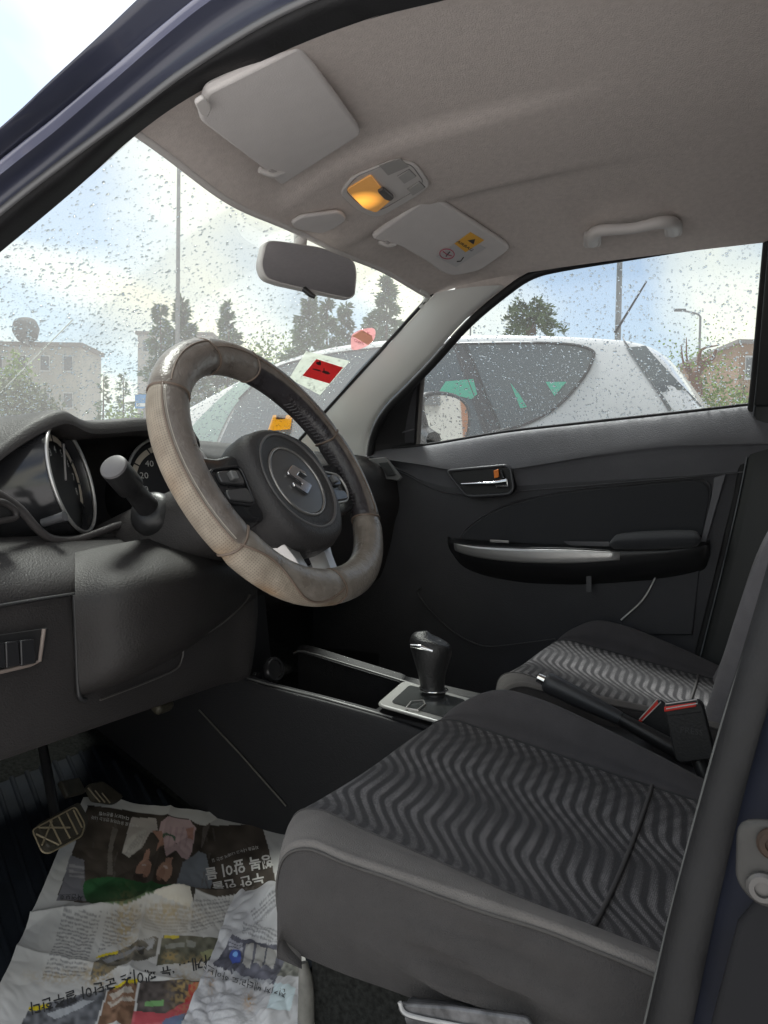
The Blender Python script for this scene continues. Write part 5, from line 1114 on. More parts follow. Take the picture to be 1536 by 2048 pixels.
    paint(C, X, Y, ell(233, 1922, 8, 10, .3), (.04, .04, .04)); paint(C, X, Y, ell(233, 1922, 5, 6, .3), (.22, .21, .2)); paint(C, X, Y, ell(282, 1906, 7, 9, .3), (.04, .04, .04))
    paint(C, X, Y, [(205, 1926), (240, 1912), (290, 1898), (280, 1906), (215, 1936)], (.32, .33, .36), .7)
    for p in ([(330, 1892), (370, 1892), (368, 1902), (331, 1902)], [(372, 1886), (392, 1890), (390, 1900), (374, 1900)]): paint(C, X, Y, p, (.42, .43, .40), .55)
    paint(C, X, Y, [(400, 1912), (424, 1905), (432, 1922), (408, 1928)], (.40, .42, .22), .7)
    for p in ([(196, 1916), (236, 1907), (236, 1913), (192, 1922)], [(328, 1873), (358, 1877), (357, 1883), (327, 1879)], [(58, 2022), (98, 2012), (96, 2022), (58, 2030)], [(228, 1986), (276, 1967), (276, 1974), (226, 1993)]): paint(C, X, Y, p, (.68, .55, .03))
    for k in range(4): paint(C, X, Y, [(212+k*2, 2024-k*7), (262, 2012-k*9), (268, 2020-k*9), (220+k*2, 2034-k*7)], (.60, .56, .50) if k % 2 else (.26, .15, .10), .75)
    paint(C, X, Y, [(92, 2034), (170, 2010), (190, 2014), (110, 2044)], (.50, .52, .55), .7); paint(C, X, Y, [(130, 2008), (168, 2002), (150, 2018), (120, 2024)], (.06, .06, .07), .8)
    paint(C, X, Y, [(268, 2030), (330, 2036), (400, 1992), (404, 2010), (350, 2060), (262, 2060)], (.56, .10, .12), .9); paint(C, X, Y, [(378, 1982), (408, 1978), (396, 2002), (368, 2016)], (.45, .05, .05), .9)
    paint(C, X, Y, [(292, 2012), (328, 2010), (326, 2020), (290, 2022)], (.20, .42, .16), .9); paint(C, X, Y, [(330, 2048), (372, 2036), (360, 2064), (320, 2064)], (.13, .22, .36), .9)
    # dirt: sandy shoe marks
    def dirt(cx_, cy_, rx, ry, am, seed):
        d = np.exp(-((X-cx_)/rx)**2-((Y-cy_)/ry)**2)*am*np.clip((vnoise(X, Y, .25, seed)-.30)*2.4, 0, 1)
        C[:] = C*(1-d[..., None])+np.array([.42, .30, .13])*d[..., None]
    for a in ((250, 1860, 22, 50, .9, 40), (330, 1838, 60, 12, .75, 41), (195, 1965, 30, 22, .9, 42), (365, 1990, 22, 40, .95, 43), (400, 1990, 16, 26, .8, 44), (340, 1920, 16, 12, .9, 45), (390, 1930, 30, 12, .6, 46), (120, 1960, 60, 14, .5, 47)): dirt(*a)
    st_ = np.exp(-((X-300)/120)**2-((Y-1850)/40)**2)*.30; C[:] = C*(1-st_[..., None])+np.array([.60, .50, .36])*st_[..., None]
    C *= (.93+.12*vnoise(X, Y, .03, 50))[..., None]
n1_, V1, px1, py1 = sheet('newspaper', (168, 1598), (566, 1645), (660, 2230), (-110, 2230), 330, 260, h_main, print_main, 'dirty spread newspaper with a dark advertisement of two people and a green plant')
def drape(V, px, py):
    """a point of a sheet for a print position, lifted by a hair"""
    n_, m_ = px.shape
    def f(x, y, h=.0011):
        k = int(np.argmin((px-x)**2+(py-y)**2)); i, j = divmod(k, m_); i = min(max(i, 1), n_-2); j = min(max(j, 1), m_-2)
        J = np.array([[px[i+1, j]-px[i-1, j], px[i, j+1]-px[i, j-1]], [py[i+1, j]-py[i-1, j], py[i, j+1]-py[i, j-1]]])/2
        ab = np.linalg.solve(J, np.array([x-px[i, j], y-py[i, j]])); ab = np.clip(ab, -3, 3)
        return V[i, j]+ab[0]*(V[i+1, j]-V[i-1, j])/2+ab[1]*(V[i, j+1]-V[i, j-1])/2+np.array([0, 0, h])
    return f
d1 = drape(V1, px1, py1)
PW = mat('print_white', (.66, .65, .63), .8); PK = mat('print_black', (.035, .035, .037), .8)
def inkline(s, size, c, ux, uy, vx, vy, m, par, dr, bold=0): return text3('headline', s, size, lambda x, y: dr(c[0]+ux*x+vx*y, c[1]+uy*x+vy*y), m, par, bold=bold)
# upside down headings
inkline('강력하게… ‘뉴 페이스 군단이 질주한다', 27, (268, 1968), -.965, .262, .12, 1.0, PK, n1_, d1, bold=.3)
inkline('행복 앞이 물', 27, (478, 1741), -.975, .20, .16, .985, PW, n1_, d1, bold=.7)
inkline('누안 인물', 27, (476, 1773), -.975, .20, .16, .985, PW, n1_, d1, bold=.7)
inkline('자연을 나누고 나에게 오는 길', 8, (470, 1716), -.965, .25, .25, .965, PW, n1_, d1)
inkline('다시보기 좋은아침', 8, (228, 1640), -.99, -.15, -.15, .99, PW, n1_, d1, bold=.1)
inkline('녹색으로 유익하게 만드는 나라', 7.5, (230, 1651), -.99, -.16, -.16, .99, PW, n1_, d1)
inkline('자연보호', 13, (142, 1806), -.99, -.03, -.03, .99, PK, n1_, d1, bold=.1)
# second, crumpled sheet lying over the first
def h_two(X, Y):
    return .016+.008*vnoise(X, Y, .016, 61)+.006*np.abs(vnoise(X-.5*Y, Y, .03, 62)*2-1)+.004*np.abs(vnoise(X+Y, Y, .06, 63)*2-1)+.02*np.exp(-((X-540)/40)**2-((Y-1835)/30)**2)
def print_two(C, X, Y):
    paint(C, X, Y, [(0, 0), (900, 0), (900, 2400), (0, 2400)], (.54, .54, .56))
    u, v = (.97, .24), (-.24, .97)
    lines(C, X, Y, [(500, 1862), (556, 1834), (570, 1850), (512, 1888)], (500, 1862), (.9, -.42), (.42, .9), 6.2, seed=7)
    lines(C, X, Y, [(486, 1880), (585, 1900), (578, 1932), (484, 1902)], (486, 1880), u, v, 6.2, seed=8)
    ph_ = [(465, 1904), (500, 1916), (566, 1922), (580, 1938), (548, 2007), (425, 1966)]
    paint(C, X, Y, ph_, (.13, .13, .16)); photo_noise(C, X, Y, ph_, .12, .4, 70)
    paint(C, X, Y, ell(470, 1948, 12, 15), (.08, .12, .42)); paint(C, X, Y, ell(470, 1946, 5, 6), (.25, .50, .95))
    for k in range(3): paint(C, X, Y, [(458, 1912+k*7), (486, 1920+k*7), (484, 1925+k*7), (457, 1917+k*7)], (.48, .48, .54), .8)
    for k in range(3): paint(C, X, Y, [(492+k*22, 1926), (508+k*24, 1930), (500+k*23, 1972), (484+k*22, 1964)], (.48, .47, .45), .8)
    paint(C, X, Y, [(462, 1972), (486, 1982), (546, 1998), (540, 2004), (470, 1986)], (.46, .47, .50), .8)
    lines(C, X, Y, [(400, 1990), (520, 2030), (500, 2100), (380, 2100)], (400, 1990), u, v, 7, c=(.45, .45, .47), seed=9)
    q2 = [(572, 1944), (600, 1936), (600, 1990), (552, 1992)]; paint(C, X, Y, q2, (.22, .22, .20)); photo_noise(C, X, Y, q2, .15, .5, 71)
    paint(C, X, Y, [(548, 2004), (592, 2012), (580, 2060), (532, 2060)], (.60, .70, .74))
    for a in ((498, 2038, 10, 16, .95, 80), (420, 2000, 8, 20, .6, 81)):
        d = np.exp(-((X-a[0])/a[2])**2-((Y-a[1])/a[3])**2)*a[4]*np.clip((vnoise(X, Y, .3, a[5])-.25)*2.2, 0, 1); C[:] = C*(1-d[..., None])+np.array([.50, .28, .09])*d[..., None]
    C *= (.9+.16*vnoise(X, Y, .04, 51))[..., None]
n2_, V2, px2, py2 = sheet('newspaper', (470, 1822), (566, 1806), (640, 2180), (330, 2180), 200, 150, h_two, print_two, 'crumpled newspaper page with a picture of car batteries, lying over the dirty spread sheet')
d2 = drape(V2, px2, py2)
inkline('전기차 배터리도 하이브리드', 17, (478, 1997), -.95, -.31, -.2, .98, PK, n2_, d2)
# rubber floor mat
matm = mat('mat_rubber', (.011, .014, .020), .8, bump=.3, bscale=120, var=.3, vscale=20, spec=.2)
fm = empty('floor_mat', (-.5, .2, .22), 'ribbed dark blue rubber floor mat beneath the newspaper', 'floor mat')
def mloc(o): o.matrix_parent_inverse = fm.matrix_basis.inverted(); return o
bpy.context.view_layer.update()
mloc(gridobj('mat_sheet', np.array([[(x, y, floorz(x, y)+.003) for x in np.linspace(-.63, -.14, 8)] for y in np.linspace(-.05, .60, 16)]), matm, fm, thick=.004, off=1))
for k in range(22):
    a = np.array([-.63+.045*k-.3, .60]); pts = []
    for f in np.linspace(0, 1, 14):
        x = -.63+.03*k-.32+f*.30; y = -.05+f*.65
        if -.625 < x < -.145: pts.append((x, y, floorz(x, y)+.008))
    if len(pts) > 2: mloc(tube('mat_rib', pts, .0045, matm, fm, seg=6))

# ================================================================== OUTSIDE
# ---- white car parked alongside
suv = empty('parked_car', (2.5, 1.0, 0), 'white parked hatchback with dark tinted windows beside the passenger door', 'car')
def sl_(o): o.matrix_parent_inverse = Matrix.Translation((-2.5, -1.0, 0)); return o
SXC = 2.60
ys = [-.50, -.46, -.35, -.25, -.12, .1, .6, 1.2, 1.6, 1.9, 2.2, 2.55, 2.9, 3.25, 3.38]
zr = [.90, 1.0, 1.12, 1.28, 1.43, 1.485, 1.53, 1.535, 1.48, 1.38, 1.24, 1.06, .99, .88, .60]
zb = [.89, .97, 1.03, 1.05, 1.05, 1.05, 1.03, 1.01, 1.00, .99, .98, .97, .94, .83, .58]
wb = [.78, .82, .84, .85, .86, .87, .875, .875, .875, .875, .87, .86, .84, .78, .60]
SG = []
for y, r_, b_, w_ in zip(ys, zr, zb, wb):
    wt = w_-.17*min(1, max(0, (r_-b_)/.4))
    half = [(w_*.94, .22), (w_*.985, .42), (w_, .70), (w_*.985, b_-.03), (w_*.97, b_), (w_*.5+wt*.5, b_*.5+(r_-.06)*.5), (wt, max(b_, r_-.055)), (wt-.05, max(b_+.002, r_-.02)), (wt*.6, r_+.006), (0, r_+.016)]
    SG.append([(SXC-a, y, z) for a, z in half]+[(SXC+a, y, z) for a, z in half[-2::-1]])
SGm = surf(np.array(SG), 4, 3)
sl_(gridobj('body', SGm, WHITEP, suv))
sl_(mesh('underside', [(SXC-.8, -.48, .22), (SXC+.8, -.48, .22), (SXC+.8, 3.3, .22), (SXC-.8, 3.3, .22)], [(0, 1, 2, 3)], BLACK, suv, smooth=False))
from mathutils.bvhtree import BVHTree
_bv = BVHTree.FromPolygons([Vector(map(float, v)) for v in SGm.reshape(-1, 3)], gridfaces(*SGm.shape[:2]))
def sp_(p, out_=.006):
    """picture position onto the near flank of the white car"""
    d = Vector(ray(p[0], p[1])); d.normalize(); h_ = _bv.ray_cast(Vector(CAM), d)
    if h_[0] is None: return at(p[0], p[1], x=1.95)
    n_ = h_[1] if h_[1].dot(d) < 0 else -h_[1]
    return np.array(h_[0]+n_*out_)
# window band built as a strip of quads so that it hugs the flank
tops = [(480, 800), (545, 742), (640, 714), (760, 697), (900, 690), (1000, 688), (1080, 688), (1150, 692), (1184, 703), (1187, 716)]
bots = [(420, 930), (520, 925), (640, 915), (760, 900), (900, 882), (985, 866), (1055, 848), (1118, 812), (1168, 756), (1186, 722)]
T_ = cr1(np.array(tops, float), 4); B_ = cr1(np.array(bots, float), 4)
SW = np.array([[sp_(t_*(1-f)+b__*f) for f in np.linspace(0, 1, 7)] for t_, b__ in zip(T_, B_)])
sl_(gridobj('side_windows', SW, TINT, suv))
sl_(tube('window_trim', [sp_(p, .008) for p in tops+bots[-2:4:-1]], .006, BLACK, suv, seg=6, n=3))
sl_(tube('door_seam', [sp_(p, .009) for p in [(928, 690), (945, 720), (972, 790), (990, 830), (1003, 868), (1004, 900)]], .005, BLACK, suv, seg=6, n=3))
sl_(tube('pillar_edge', [sp_(p, .009) for p in [(908, 690), (925, 730), (960, 820), (975, 868)]], .003, mat('pillar_edge_grey', (.06, .06, .065), .4), suv, seg=6, n=3))
pb = [(905, 690), (936, 690), (1002, 868), (970, 872)]
sl_(gridobj('door_pillar', np.array([[sp_(np.array(pb[0])*(1-f)+np.array(pb[3])*f, .008), sp_(np.array(pb[1])*(1-f)+np.array(pb[2])*f, .008)] for f in np.linspace(0, 1, 6)]), mat('pillar_gloss', (.05, .05, .055), .3), suv))
GRN = mat('green_film', (.05, .42, .28), .4)
for poly in ([(893, 765), (948, 760), (956, 790), (945, 800), (880, 785)], [(1022, 768), (1040, 790), (1055, 816), (1042, 818)], [(1092, 766), (1134, 766), (1110, 794)], ):
    P = [sp_(p, .010) for p in poly]; sl_(mesh('green_window_film', P, [tuple(range(len(P)))], GRN, suv, smooth=False))
# dark rear corner glass, spoiler, antenna
rq = [(1252, 697), (1290, 694), (1402, 815), (1340, 822)]
sl_(gridobj('rear_corner_glass', np.array([[sp_(np.array(rq[0])*(1-f)+np.array(rq[3])*f), sp_(np.array(rq[1])*(1-f)+np.array(rq[2])*f)] for f in np.linspace(0, 1, 8)]), TINT, suv))
sl_(tube('roof_seam', [sp_(p, .004) for p in [(1246, 674), (1249, 684), (1262, 702), (1300, 760), (1338, 822)]], .003, mat('seam_dark', (.10, .10, .105), .5), suv, seg=6, n=3))
an0, an1 = at(1230, 666, x=2.35), at(1293, 563, x=2.35)
sl_(tube('antenna', [an0, an0*.85+an1*.15, an1], [.009, .006, .004], BLACK, suv, seg=8))
fl_a, fl_b = [(548, 722), (500, 752), (440, 800), (390, 850), (372, 880)], [(545, 742), (480, 802), (450, 850), (430, 900), (425, 930)]
fl_a, fl_b = cr1(np.array(fl_a, float), 3), cr1(np.array(fl_b, float), 3)
sl_(gridobj('front_windscreen', np.array([[sp_(p*(1-f)+q_*f, .008) for f in np.linspace(0, 1, 5)] for p, q_ in zip(fl_a, fl_b)]), mat('screen_sky_teal', (.27, .37, .34), .2, spec=.5), suv))  # teal base colour holds the sky reflected in this windscreen
for s in (-1, 1):
    for y in (.05, 2.75):
        sl_(lathe('tyre', [(.2, -.1), (.31, -.09), (.33, -.06), (.33, .06), (.31, .09), (.2, .1)], (SXC+s*.80, y, .33), (s, 0, 0), TYRE, suv))
        sl_(lathe('rim', [(.01, .06), (.08, .07), (.19, .05), (.21, .09), (.22, .06)], (SXC+s*.80, y, .33), (s, 0, 0), SILVER, suv))
sl_(tube('tail_lamp', [(1.83, -.44, .92), (1.80, -.46, .74)], .045, RED, suv, seg=8))

# ---- vegetation
def leafmat(name, c):
    return mat(name, c, .6, var=.45, vscale=3, spec=.25)
SPR = leafmat('spruce_needles', (.085, .15, .07)); GRS = leafmat('bright_leaves', (.17, .26, .05)); OLV = leafmat('olive_leaves', (.10, .13, .06)); BARK = mat('bark', (.10, .07, .05), .9, bump=.8, bscale=30)
def base_at(px, depth):
    d = ray(px, 974); h = CAM+d*depth; return np.array([h[0], h[1], 0.])
def top_at(px, py, depth): return (CAM+ray(px, py)*depth)[2]
def cards(name, pts, dirs, size, m, par, asp=.35):
    V, F = [], []
    for p, d in zip(pts, dirs):
        d = d/np.linalg.norm(d); s_ = size*rng.uniform(.6, 1.4); up = rng.normal(size=3); e = np.cross(d, up); e /= np.linalg.norm(e)+1e-9; k = len(V)
        V += [p-e*s_*asp*.3, p+d*s_*.5-e*s_*asp, p+d*s_, p+d*s_*.5+e*s_*asp]; F.append((k, k+1, k+2, k+3))
    me = bpy.data.meshes.new(name); me.from_pydata([tuple(map(float, v)) for v in V], [], F); me.materials.append(m); me.update()
    return finish(bpy.data.objects.new(name, me), par)
def conifer(px, top, depth, halfpx, label, n=8000, m=SPR, lean=0, grp='conifers beyond the parked cars'):
    b = base_at(px, depth); h = top_at(px, top, depth); Rr = 2.9*halfpx/FPX*depth
    e = empty('conifer_tree', b, label, 'tree', grp)
    pi = Matrix.Translation(-Vector(b))
    tr = tube('trunk', [b, b+np.array([lean*h*.5, 0, h*.5]), b+np.array([lean*h, 0, h*.97])], [.035*h**.8*.6, .02*h*.5, .01], BARK, e, seg=8); tr.matrix_parent_inverse = pi
    pts, dirs = [], []
    nb = int(46+h*6)
    for k in range(nb):
        f = (k+rng.random())/nb; z = h*(.12+.86*f); L_ = Rr*(1-f)**1.15*rng.uniform(.45, 1.25)+.04; a = rng.random()*6.283
        nn_ = int(n/nb*(.45+1.1*(1-f)))
        for _ in range(nn_):
            r_ = L_*rng.random()**.6; sag = -.25*r_+.10*r_*r_/max(.2, L_)
            aa = a+rng.normal()*.16
            pts.append(b+np.array([lean*z+r_*math.cos(aa), r_*math.sin(aa), z+sag+rng.normal()*.05*h*.08])); dirs.append(np.array([math.cos(aa)+rng.normal()*.5, math.sin(aa)+rng.normal()*.5, rng.normal()*.45-.1]))
    c = cards('crown', pts, dirs, .042*h**.9, m, e, .17); c.matrix_parent_inverse = pi
    return e
conifer(322, 608, 30, 34, 'leaning spruce beside the tall bare mast', lean=-.01)
conifer(362, 594, 31, 50, 'bushy spruce directly behind the tall bare mast', n=11000)
conifer(455, 600, 33, 34, 'narrow spruce standing alone between the mast and the mirror')
conifer(612, 585, 28, 52, 'tall ragged spruce under the rear view mirror', n=12000)
conifer(650, 600, 30, 46, 'dense spruce beside the ragged one under the mirror', n=9500)
conifer(686, 606, 31, 24, 'thin spruce at the end of the row under the mirror')
conifer(768, 548, 30, 46, 'tallest spruce, beside the passenger windscreen pillar', n=10000)
conifer(735, 630, 29, 34, 'short spruce next to the tallest one')
conifer(206, 744, 38, 16, 'small young spruce by the low hedge near the flat roofed block', n=1200)
conifer(246, 742, 38, 17, 'small young spruce by the low hedge, closer to the blue sign', n=1200)
def bush(px, top, depth, halfpx, label, m, name='leafy_bush', n=1800, z0=0, cat='bush', size=.13):
    b = base_at(px, depth); h = top_at(px, top, depth); Rr = halfpx/FPX*depth
    e = empty(name, b, label, cat); pi = Matrix.Translation(-Vector(b)); pts, dirs = [], []
    cl = [np.array([rng.normal()*.45*Rr, rng.normal()*.45*Rr, z0*h+h*(1-z0)*rng.uniform(.3, .86)]) for _ in range(16)]
    for k in range(4):
        q_ = cl[k]; o = tube('branch', [b, b+q_*np.array([.5, .5, .6]), b+q_], [.05, .03, .01], BARK, e, seg=6); o.matrix_parent_inverse = pi
    for _ in range(n):
        q_ = cl[int(rng.integers(16))]+rng.normal(size=3)*np.array([.22*Rr, .22*Rr, .10*h]); q_[2] = min(max(q_[2], .05), h)
        pts.append(b+q_); dirs.append(rng.normal(size=3))
    c = cards('foliage', pts, dirs, size, m, e, .4); c.matrix_parent_inverse = pi
    return e
bush(70, 770, 22, 90, 'dark low hedge in front of the flat roofed block', OLV, n=5200)
bush(20, 705, 26, 60, 'green bush against the wall of the round tank house', GRS, n=3600)
bush(255, 805, 24, 40, 'bright green shrub beside the blue sign', GRS, n=1500)
bush(540, 668, 34, 60, 'light green broadleaf bush between the spruces', GRS, n=4800)
bush(500, 690, 30, 50, 'bright bush beyond the white car front', GRS, n=1500)
bush(1420, 735, 14, 50, 'yellow green bush behind the tail of the white car', GRS, n=6500, size=.06)
bush(1475, 760, 16, 40, 'olive bush by the brown building', OLV, n=4500, size=.06)
# palm behind the white car roof
pb_ = base_at(1055, 24); ph_ = top_at(1055, 640, 24)
pe = empty('palm_tree', pb_, 'round crowned palm rising behind the white car roof', 'tree'); pi = Matrix.Translation(-Vector(pb_))
o = tube('trunk', [pb_, pb_+np.array([0, 0, ph_])], [.22, .16], BARK, pe, seg=10); o.matrix_parent_inverse = pi
pts, dirs = [], []
for k in range(120):
    a = rng.random()*6.283; el = rng.uniform(-.7, 1.4); L_ = rng.uniform(.55, 1.05)
    for s in np.linspace(.05, 1, 26):
        r_ = L_*s; p = pb_+np.array([0, 0, ph_])+np.array([r_*math.cos(a)*math.cos(el), r_*math.sin(a)*math.cos(el), r_*math.sin(el)-.35*s*s*L_])
        for _ in (0, 1): pts.append(p); dirs.append(np.array([math.cos(a), math.sin(a), .2])+rng.normal(size=3)*.7)
c = cards('fronds', pts, dirs, .16, leafmat('palm_leaf', (.075, .12, .045)), pe, .16); c.matrix_parent_inverse = pi
# bare young tree at the right
tb = base_at(1385, 13); te = empty('bare_tree', tb, 'pruned reddish brown tree with thin upright shoots', 'tree'); pi = Matrix.Translation(-Vector(tb))
RB = mat('red_bark', (.16, .085, .06), .9)
kk = [at(p[0], p[1], k=13) for p in [(1392, 800), (1388, 760), (1400, 735)]]
for pth, rr in (([tb]+kk, [.16, .12, .11, .07]), ([kk[1], at(1368, 730, k=13), at(1362, 690, k=13)], [.05, .02, .008]), ([kk[2], at(1425, 715, k=13), at(1432, 700, k=13)], [.08, .05, .02]), ([kk[1], at(1374, 720, k=13), at(1373, 675, k=13)], [.04, .018, .006]), ([kk[2], at(1402, 700, k=13), at(1440, 690, k=13)], [.05, .025, .008])):
    o = tube('branch', pth, rr, RB, te, seg=7, n=3); o.matrix_parent_inverse = pi
pts = [kk[2]+rng.normal(size=3)*np.array([.35, .35, .28])+np.array([0, 0, .1]) for _ in range(420)]
c = cards('foliage', pts, [rng.normal(size=3) for _ in pts], .04, GRS, te, .45); c.matrix_parent_inverse = pi

# ---- poles, lamp posts, sign
def post(name, px, py_top, depth, r0_, r1_, label, cat, m, extra=None):
    b = base_at(px, depth); h = top_at(px, py_top, depth)
    e = empty(name, b, label, cat); pi = Matrix.Translation(-Vector(b)); o = tube('shaft', [b, b+np.array([0, 0, h*.5]), b+np.array([0, 0, h])], [r0_, (r0_+r1_)/2, r1_], m, e, seg=12); o.matrix_parent_inverse = pi
    o = lathe('foot_plate', [(r0_*2, 0), (r0_*2, .04), (r0_*1.1, .06)], b, (0, 0, 1), m, e, seg=12); o.matrix_parent_inverse = pi
    return e, b, h, pi
GALV = mat('galvanised_steel', (.24, .24, .245), .5, metal=.4, var=.2, vscale=3)
post('mast', 353, 120, 29, .10, .055, 'very tall bare mast rising from among the spruces', 'mast', GALV)
post('mast', 1228, 380, 26, .13, .08, 'stout bare mast rising behind the white car roof', 'mast', GALV)
e, b, h, pi = post('street_lamp', 1391, 636, 32, .06, .045, 'slim street lamp with a single curved arm', 'street lamp', GALV)
tp = b+np.array([0, 0, h]); arm_d = -cr*np.array([1, 1, 0]); arm_d /= np.linalg.norm(arm_d)
o = tube('lamp_arm', [tp, tp+np.array([0, 0, .12])+arm_d*.15, tp+np.array([0, 0, .24])+arm_d*.7], .04, GALV, e, seg=8, n=3); o.matrix_parent_inverse = pi
hd_ = tp+np.array([0, 0, .26])+arm_d*.85; ang_ = math.atan2(arm_d[1], arm_d[0])
o = box('lamp_head', (.45, .2, .10), hd_, mat('lamp_head_grey', (.16, .16, .165), .5), e, rot=np.array(Matrix.Rotation(ang_, 3, 'Z')), bevel=.03); o.matrix_parent_inverse = pi
e, b, h, pi = post('street_lamp', 935, 626, 40, .06, .04, 'distant street lamp showing above the white car roof', 'street lamp', GALV)
o = box('lamp_head', (.6, .2, .10), b+np.array([0, 0, h+.05]), MATS['lamp_head_grey'], e, rot=np.array(Matrix.Rotation(ang_, 3, 'Z')), bevel=.03); o.matrix_parent_inverse = pi
sb_ = base_at(289, 23); e = empty('blue_sign', sb_, 'blue and white sign board seen low beside the steering wheel', 'sign'); pi = Matrix.Translation(-Vector(sb_))
zc_ = top_at(289, 803, 23); o = tube('sign_post', [sb_, sb_+np.array([0, 0, zc_-.2])], .04, GALV, e); o.matrix_parent_inverse = pi
hr3 = cr*np.array([1, 1, 0]); hr3 /= np.linalg.norm(hr3)
for nm, a0_, a1_, b0_, b1_, mm in (('sign_board', -.30, .30, -.22, .20, mat('sign_blue', (.05, .25, .55), .4)), ('sign_white_band', -.26, .26, -.16, -.06, mat('sign_white', (.7, .72, .74), .5))):
    c_2 = np.array([*sb_[:2], zc_]); of = np.array([cf[0], cf[1], 0])*(-.01 if 'band' in nm else 0)
    o = slab(nm, [c_2+hr3*a+np.array([0, 0, z_])+of for a, z_ in ((a0_, b0_), (a1_, b0_), (a1_, b1_), (a0_, b1_))], np.array([cf[0], cf[1], 0]), .02 if 'band' not in nm else .004, mm, e); o.matrix_parent_inverse = pi

# ---- buildings
def building(px0, px1, top, depth, deep, label, wallc, storeys, cols_, name='apartment_building', wc_=(.05, .06, .07), pitch_=0):
    b = base_at((px0+px1)/2, depth); wd = (px1-px0)/FPX*depth; h = top_at((px0+px1)/2, top, depth)
    e = empty(name, b, label, 'building'); pi = Matrix.Translation(-Vector(b)); fx = hr3; fy = np.array([cf[0], cf[1], 0]); fy /= np.linalg.norm(fy)
    wm_ = mat('render_'+name+str(px0), wallc, .9, var=.12, vscale=.6)
    Rm = np.stack([fx, fy, np.array([0, 0, 1.])], 1)
    def add(o): o.matrix_parent_inverse = pi; return o
    add(box('wall', (wd, deep, h), b+fy*deep/2+np.array([0, 0, h/2]), wm_, e, rot=Rm, bevel=0))
    add(box('roof', (wd+.4, deep+.4, .3), b+fy*deep/2+np.array([0, 0, h+.15]), mat('roof_grey', (.25, .23, .22), .9), e, rot=Rm, bevel=0))
    for i in range(storeys):
        for j in range(cols_):
            z = h*(i+.55)/storeys; x = wd*(-.5+(j+.5)/cols_); ww = wd/cols_*.42; hh = h/storeys*.45
            w0 = add(box('window', (ww, .12, hh), b+fx*x+np.array([0, 0, z])-fy*.02, mat('window_frame_white', (.5, .5, .5), .5), e, rot=Rm, bevel=0))
            p0 = add(box('pane', (ww*.84, .06, hh*.84), b+fx*x+np.array([0, 0, z])-fy*.07, mat('far_glass', wc_, .1), e, rot=Rm, bevel=0)); 
    return e, b, h, fx, fy, pi
building(-120, 160, 694, 55, 4, 'beige flat roofed apartment block with a sloping parapet', (.42, .40, .37), 4, 6, wc_=(.16, .16, .16))
building(274, 420, 672, 75, 16, 'plain grey apartment block behind the spruces', (.44, .42, .41), 6, 4, wc_=(.2, .2, .2))
building(1470, 1640, 690, 60, 12, 'brown rendered building beyond the bushes', (.30, .20, .14), 3, 4)
building(-400, -130, 650, 48, 14, 'tall pale block beyond the hedge', (.36, .34, .32), 5, 6)
# round tank on the roof of the first block
tk = at(52, 660, k=54); e = empty('roof_tank', tk-np.array([0, 0, 1.0]), 'rounded tilted water tank on the flat roofed block', 'water tank'); pi = Matrix.Translation(-Vector(tk-np.array([0, 0, 1.0])))
o = lathe('tank_drum', [(.01, -.7), (.7, -.6), (.9, 0), (.8, .5), (.4, .75), (.01, .8)], tk, (.2, .5, 1), mat('tank_grey', (.13, .13, .13), .6), e, seg=20); o.matrix_parent_inverse = pi
o = tube('tank_leg', [tk-np.array([0, 0, 1.0]), tk-np.array([0, 0, .5])], .25, GALV, e); o.matrix_parent_inverse = pi
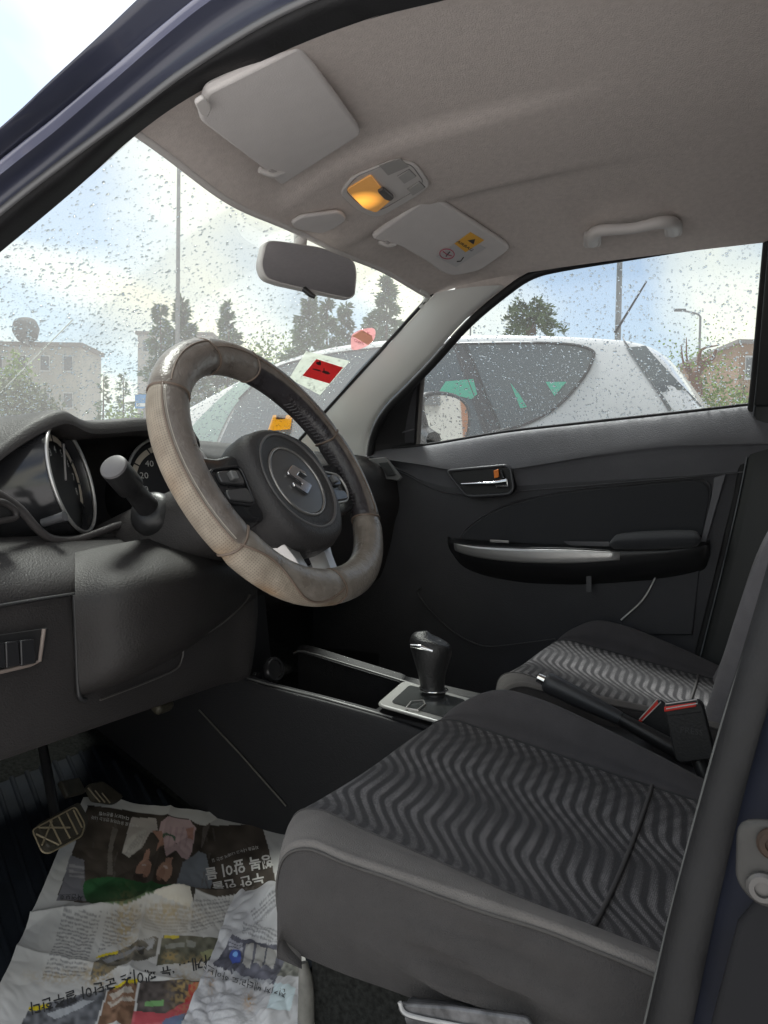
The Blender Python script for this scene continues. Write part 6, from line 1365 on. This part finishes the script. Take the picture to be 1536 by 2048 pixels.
# brick fronted house behind the car, reflected in the door mirror
hb0 = np.array([4.5, -13.0, 0]); e = empty('brick_house', hb0, 'white and brick fronted house reflected in the door mirror', 'building'); pi = Matrix.Translation(-Vector(hb0))
for nm, size_, loc_, mm in (('wall', (8.7, 6, 6.5), (-3.75, -3, 3.25), mat('house_white', (.6, .58, .54), .9)), ('brick_wing', (.8, 6, 6.0), (1.0, -3.0, 3.0), mat('house_brick', (.34, .15, .08), .9, var=.2, vscale=3)), ('roof', (12, 6.6, .3), (-1.2, -3, 6.7), MATS['roof_grey'])):
    o = box(nm, size_, hb0+np.array(loc_), mm, e, bevel=0); o.matrix_parent_inverse = pi
for j in range(4):
    for i in range(2):
        o = box('window', (1.0, .1, 1.3), hb0+np.array([-5.6+1.75*j, .02, 1.9+2.8*i]), mat('far_glass', (.05, .06, .07), .1), e, bevel=0); o.matrix_parent_inverse = pi
# dark car far off in front
pc = base_at(140, 17); e = empty('parked_car', pc, 'dark grey car parked far ahead by the hedge', 'car'); pi = Matrix.Translation(-Vector(pc))
Rz = np.array(Matrix.Rotation(math.atan2(hr3[1], hr3[0]), 3, 'Z')); prof = [(-2.0, .35), (-2.05, .75), (-1.7, .95), (-1.0, 1.0), (-.45, 1.45), (.7, 1.48), (1.4, 1.05), (1.95, .95), (2.05, .6), (2.0, .35)]
gm = mat('grey_car_paint', (.08, .085, .095), .3, coat=.8)
pv_ = [pc+Rz@np.array([a, s*.85*(1-.18*(z > 1.1)), z]) for s in (-1, 1) for a, z in prof]; n_ = len(prof)
o = mesh('body', pv_, [tuple(range(n_))[::-1], tuple(range(n_, 2*n_))]+[(i, (i+1) % n_, n_+(i+1) % n_, n_+i) for i in range(n_)], gm, e, sharp=25); o.matrix_parent_inverse = pi
for s in (-1, 1):
    o = mesh('side_window', [pc+Rz@np.array([a, s*.80, z]) for a, z in ((-.85, 1.04), (-.42, 1.40), (.66, 1.42), (1.2, 1.08))], [(0, 1, 2, 3)], TINT, e, smooth=False); o.matrix_parent_inverse = pi
    for a in (-1.3, 1.3): o = lathe('tyre', [(.15, -.1), (.31, -.09), (.31, .09), (.15, .1)], pc+Rz@np.array([a, s*.78, .31]), Rz@np.array([0, s, 0]), TYRE, e, seg=20); o.matrix_parent_inverse = pi
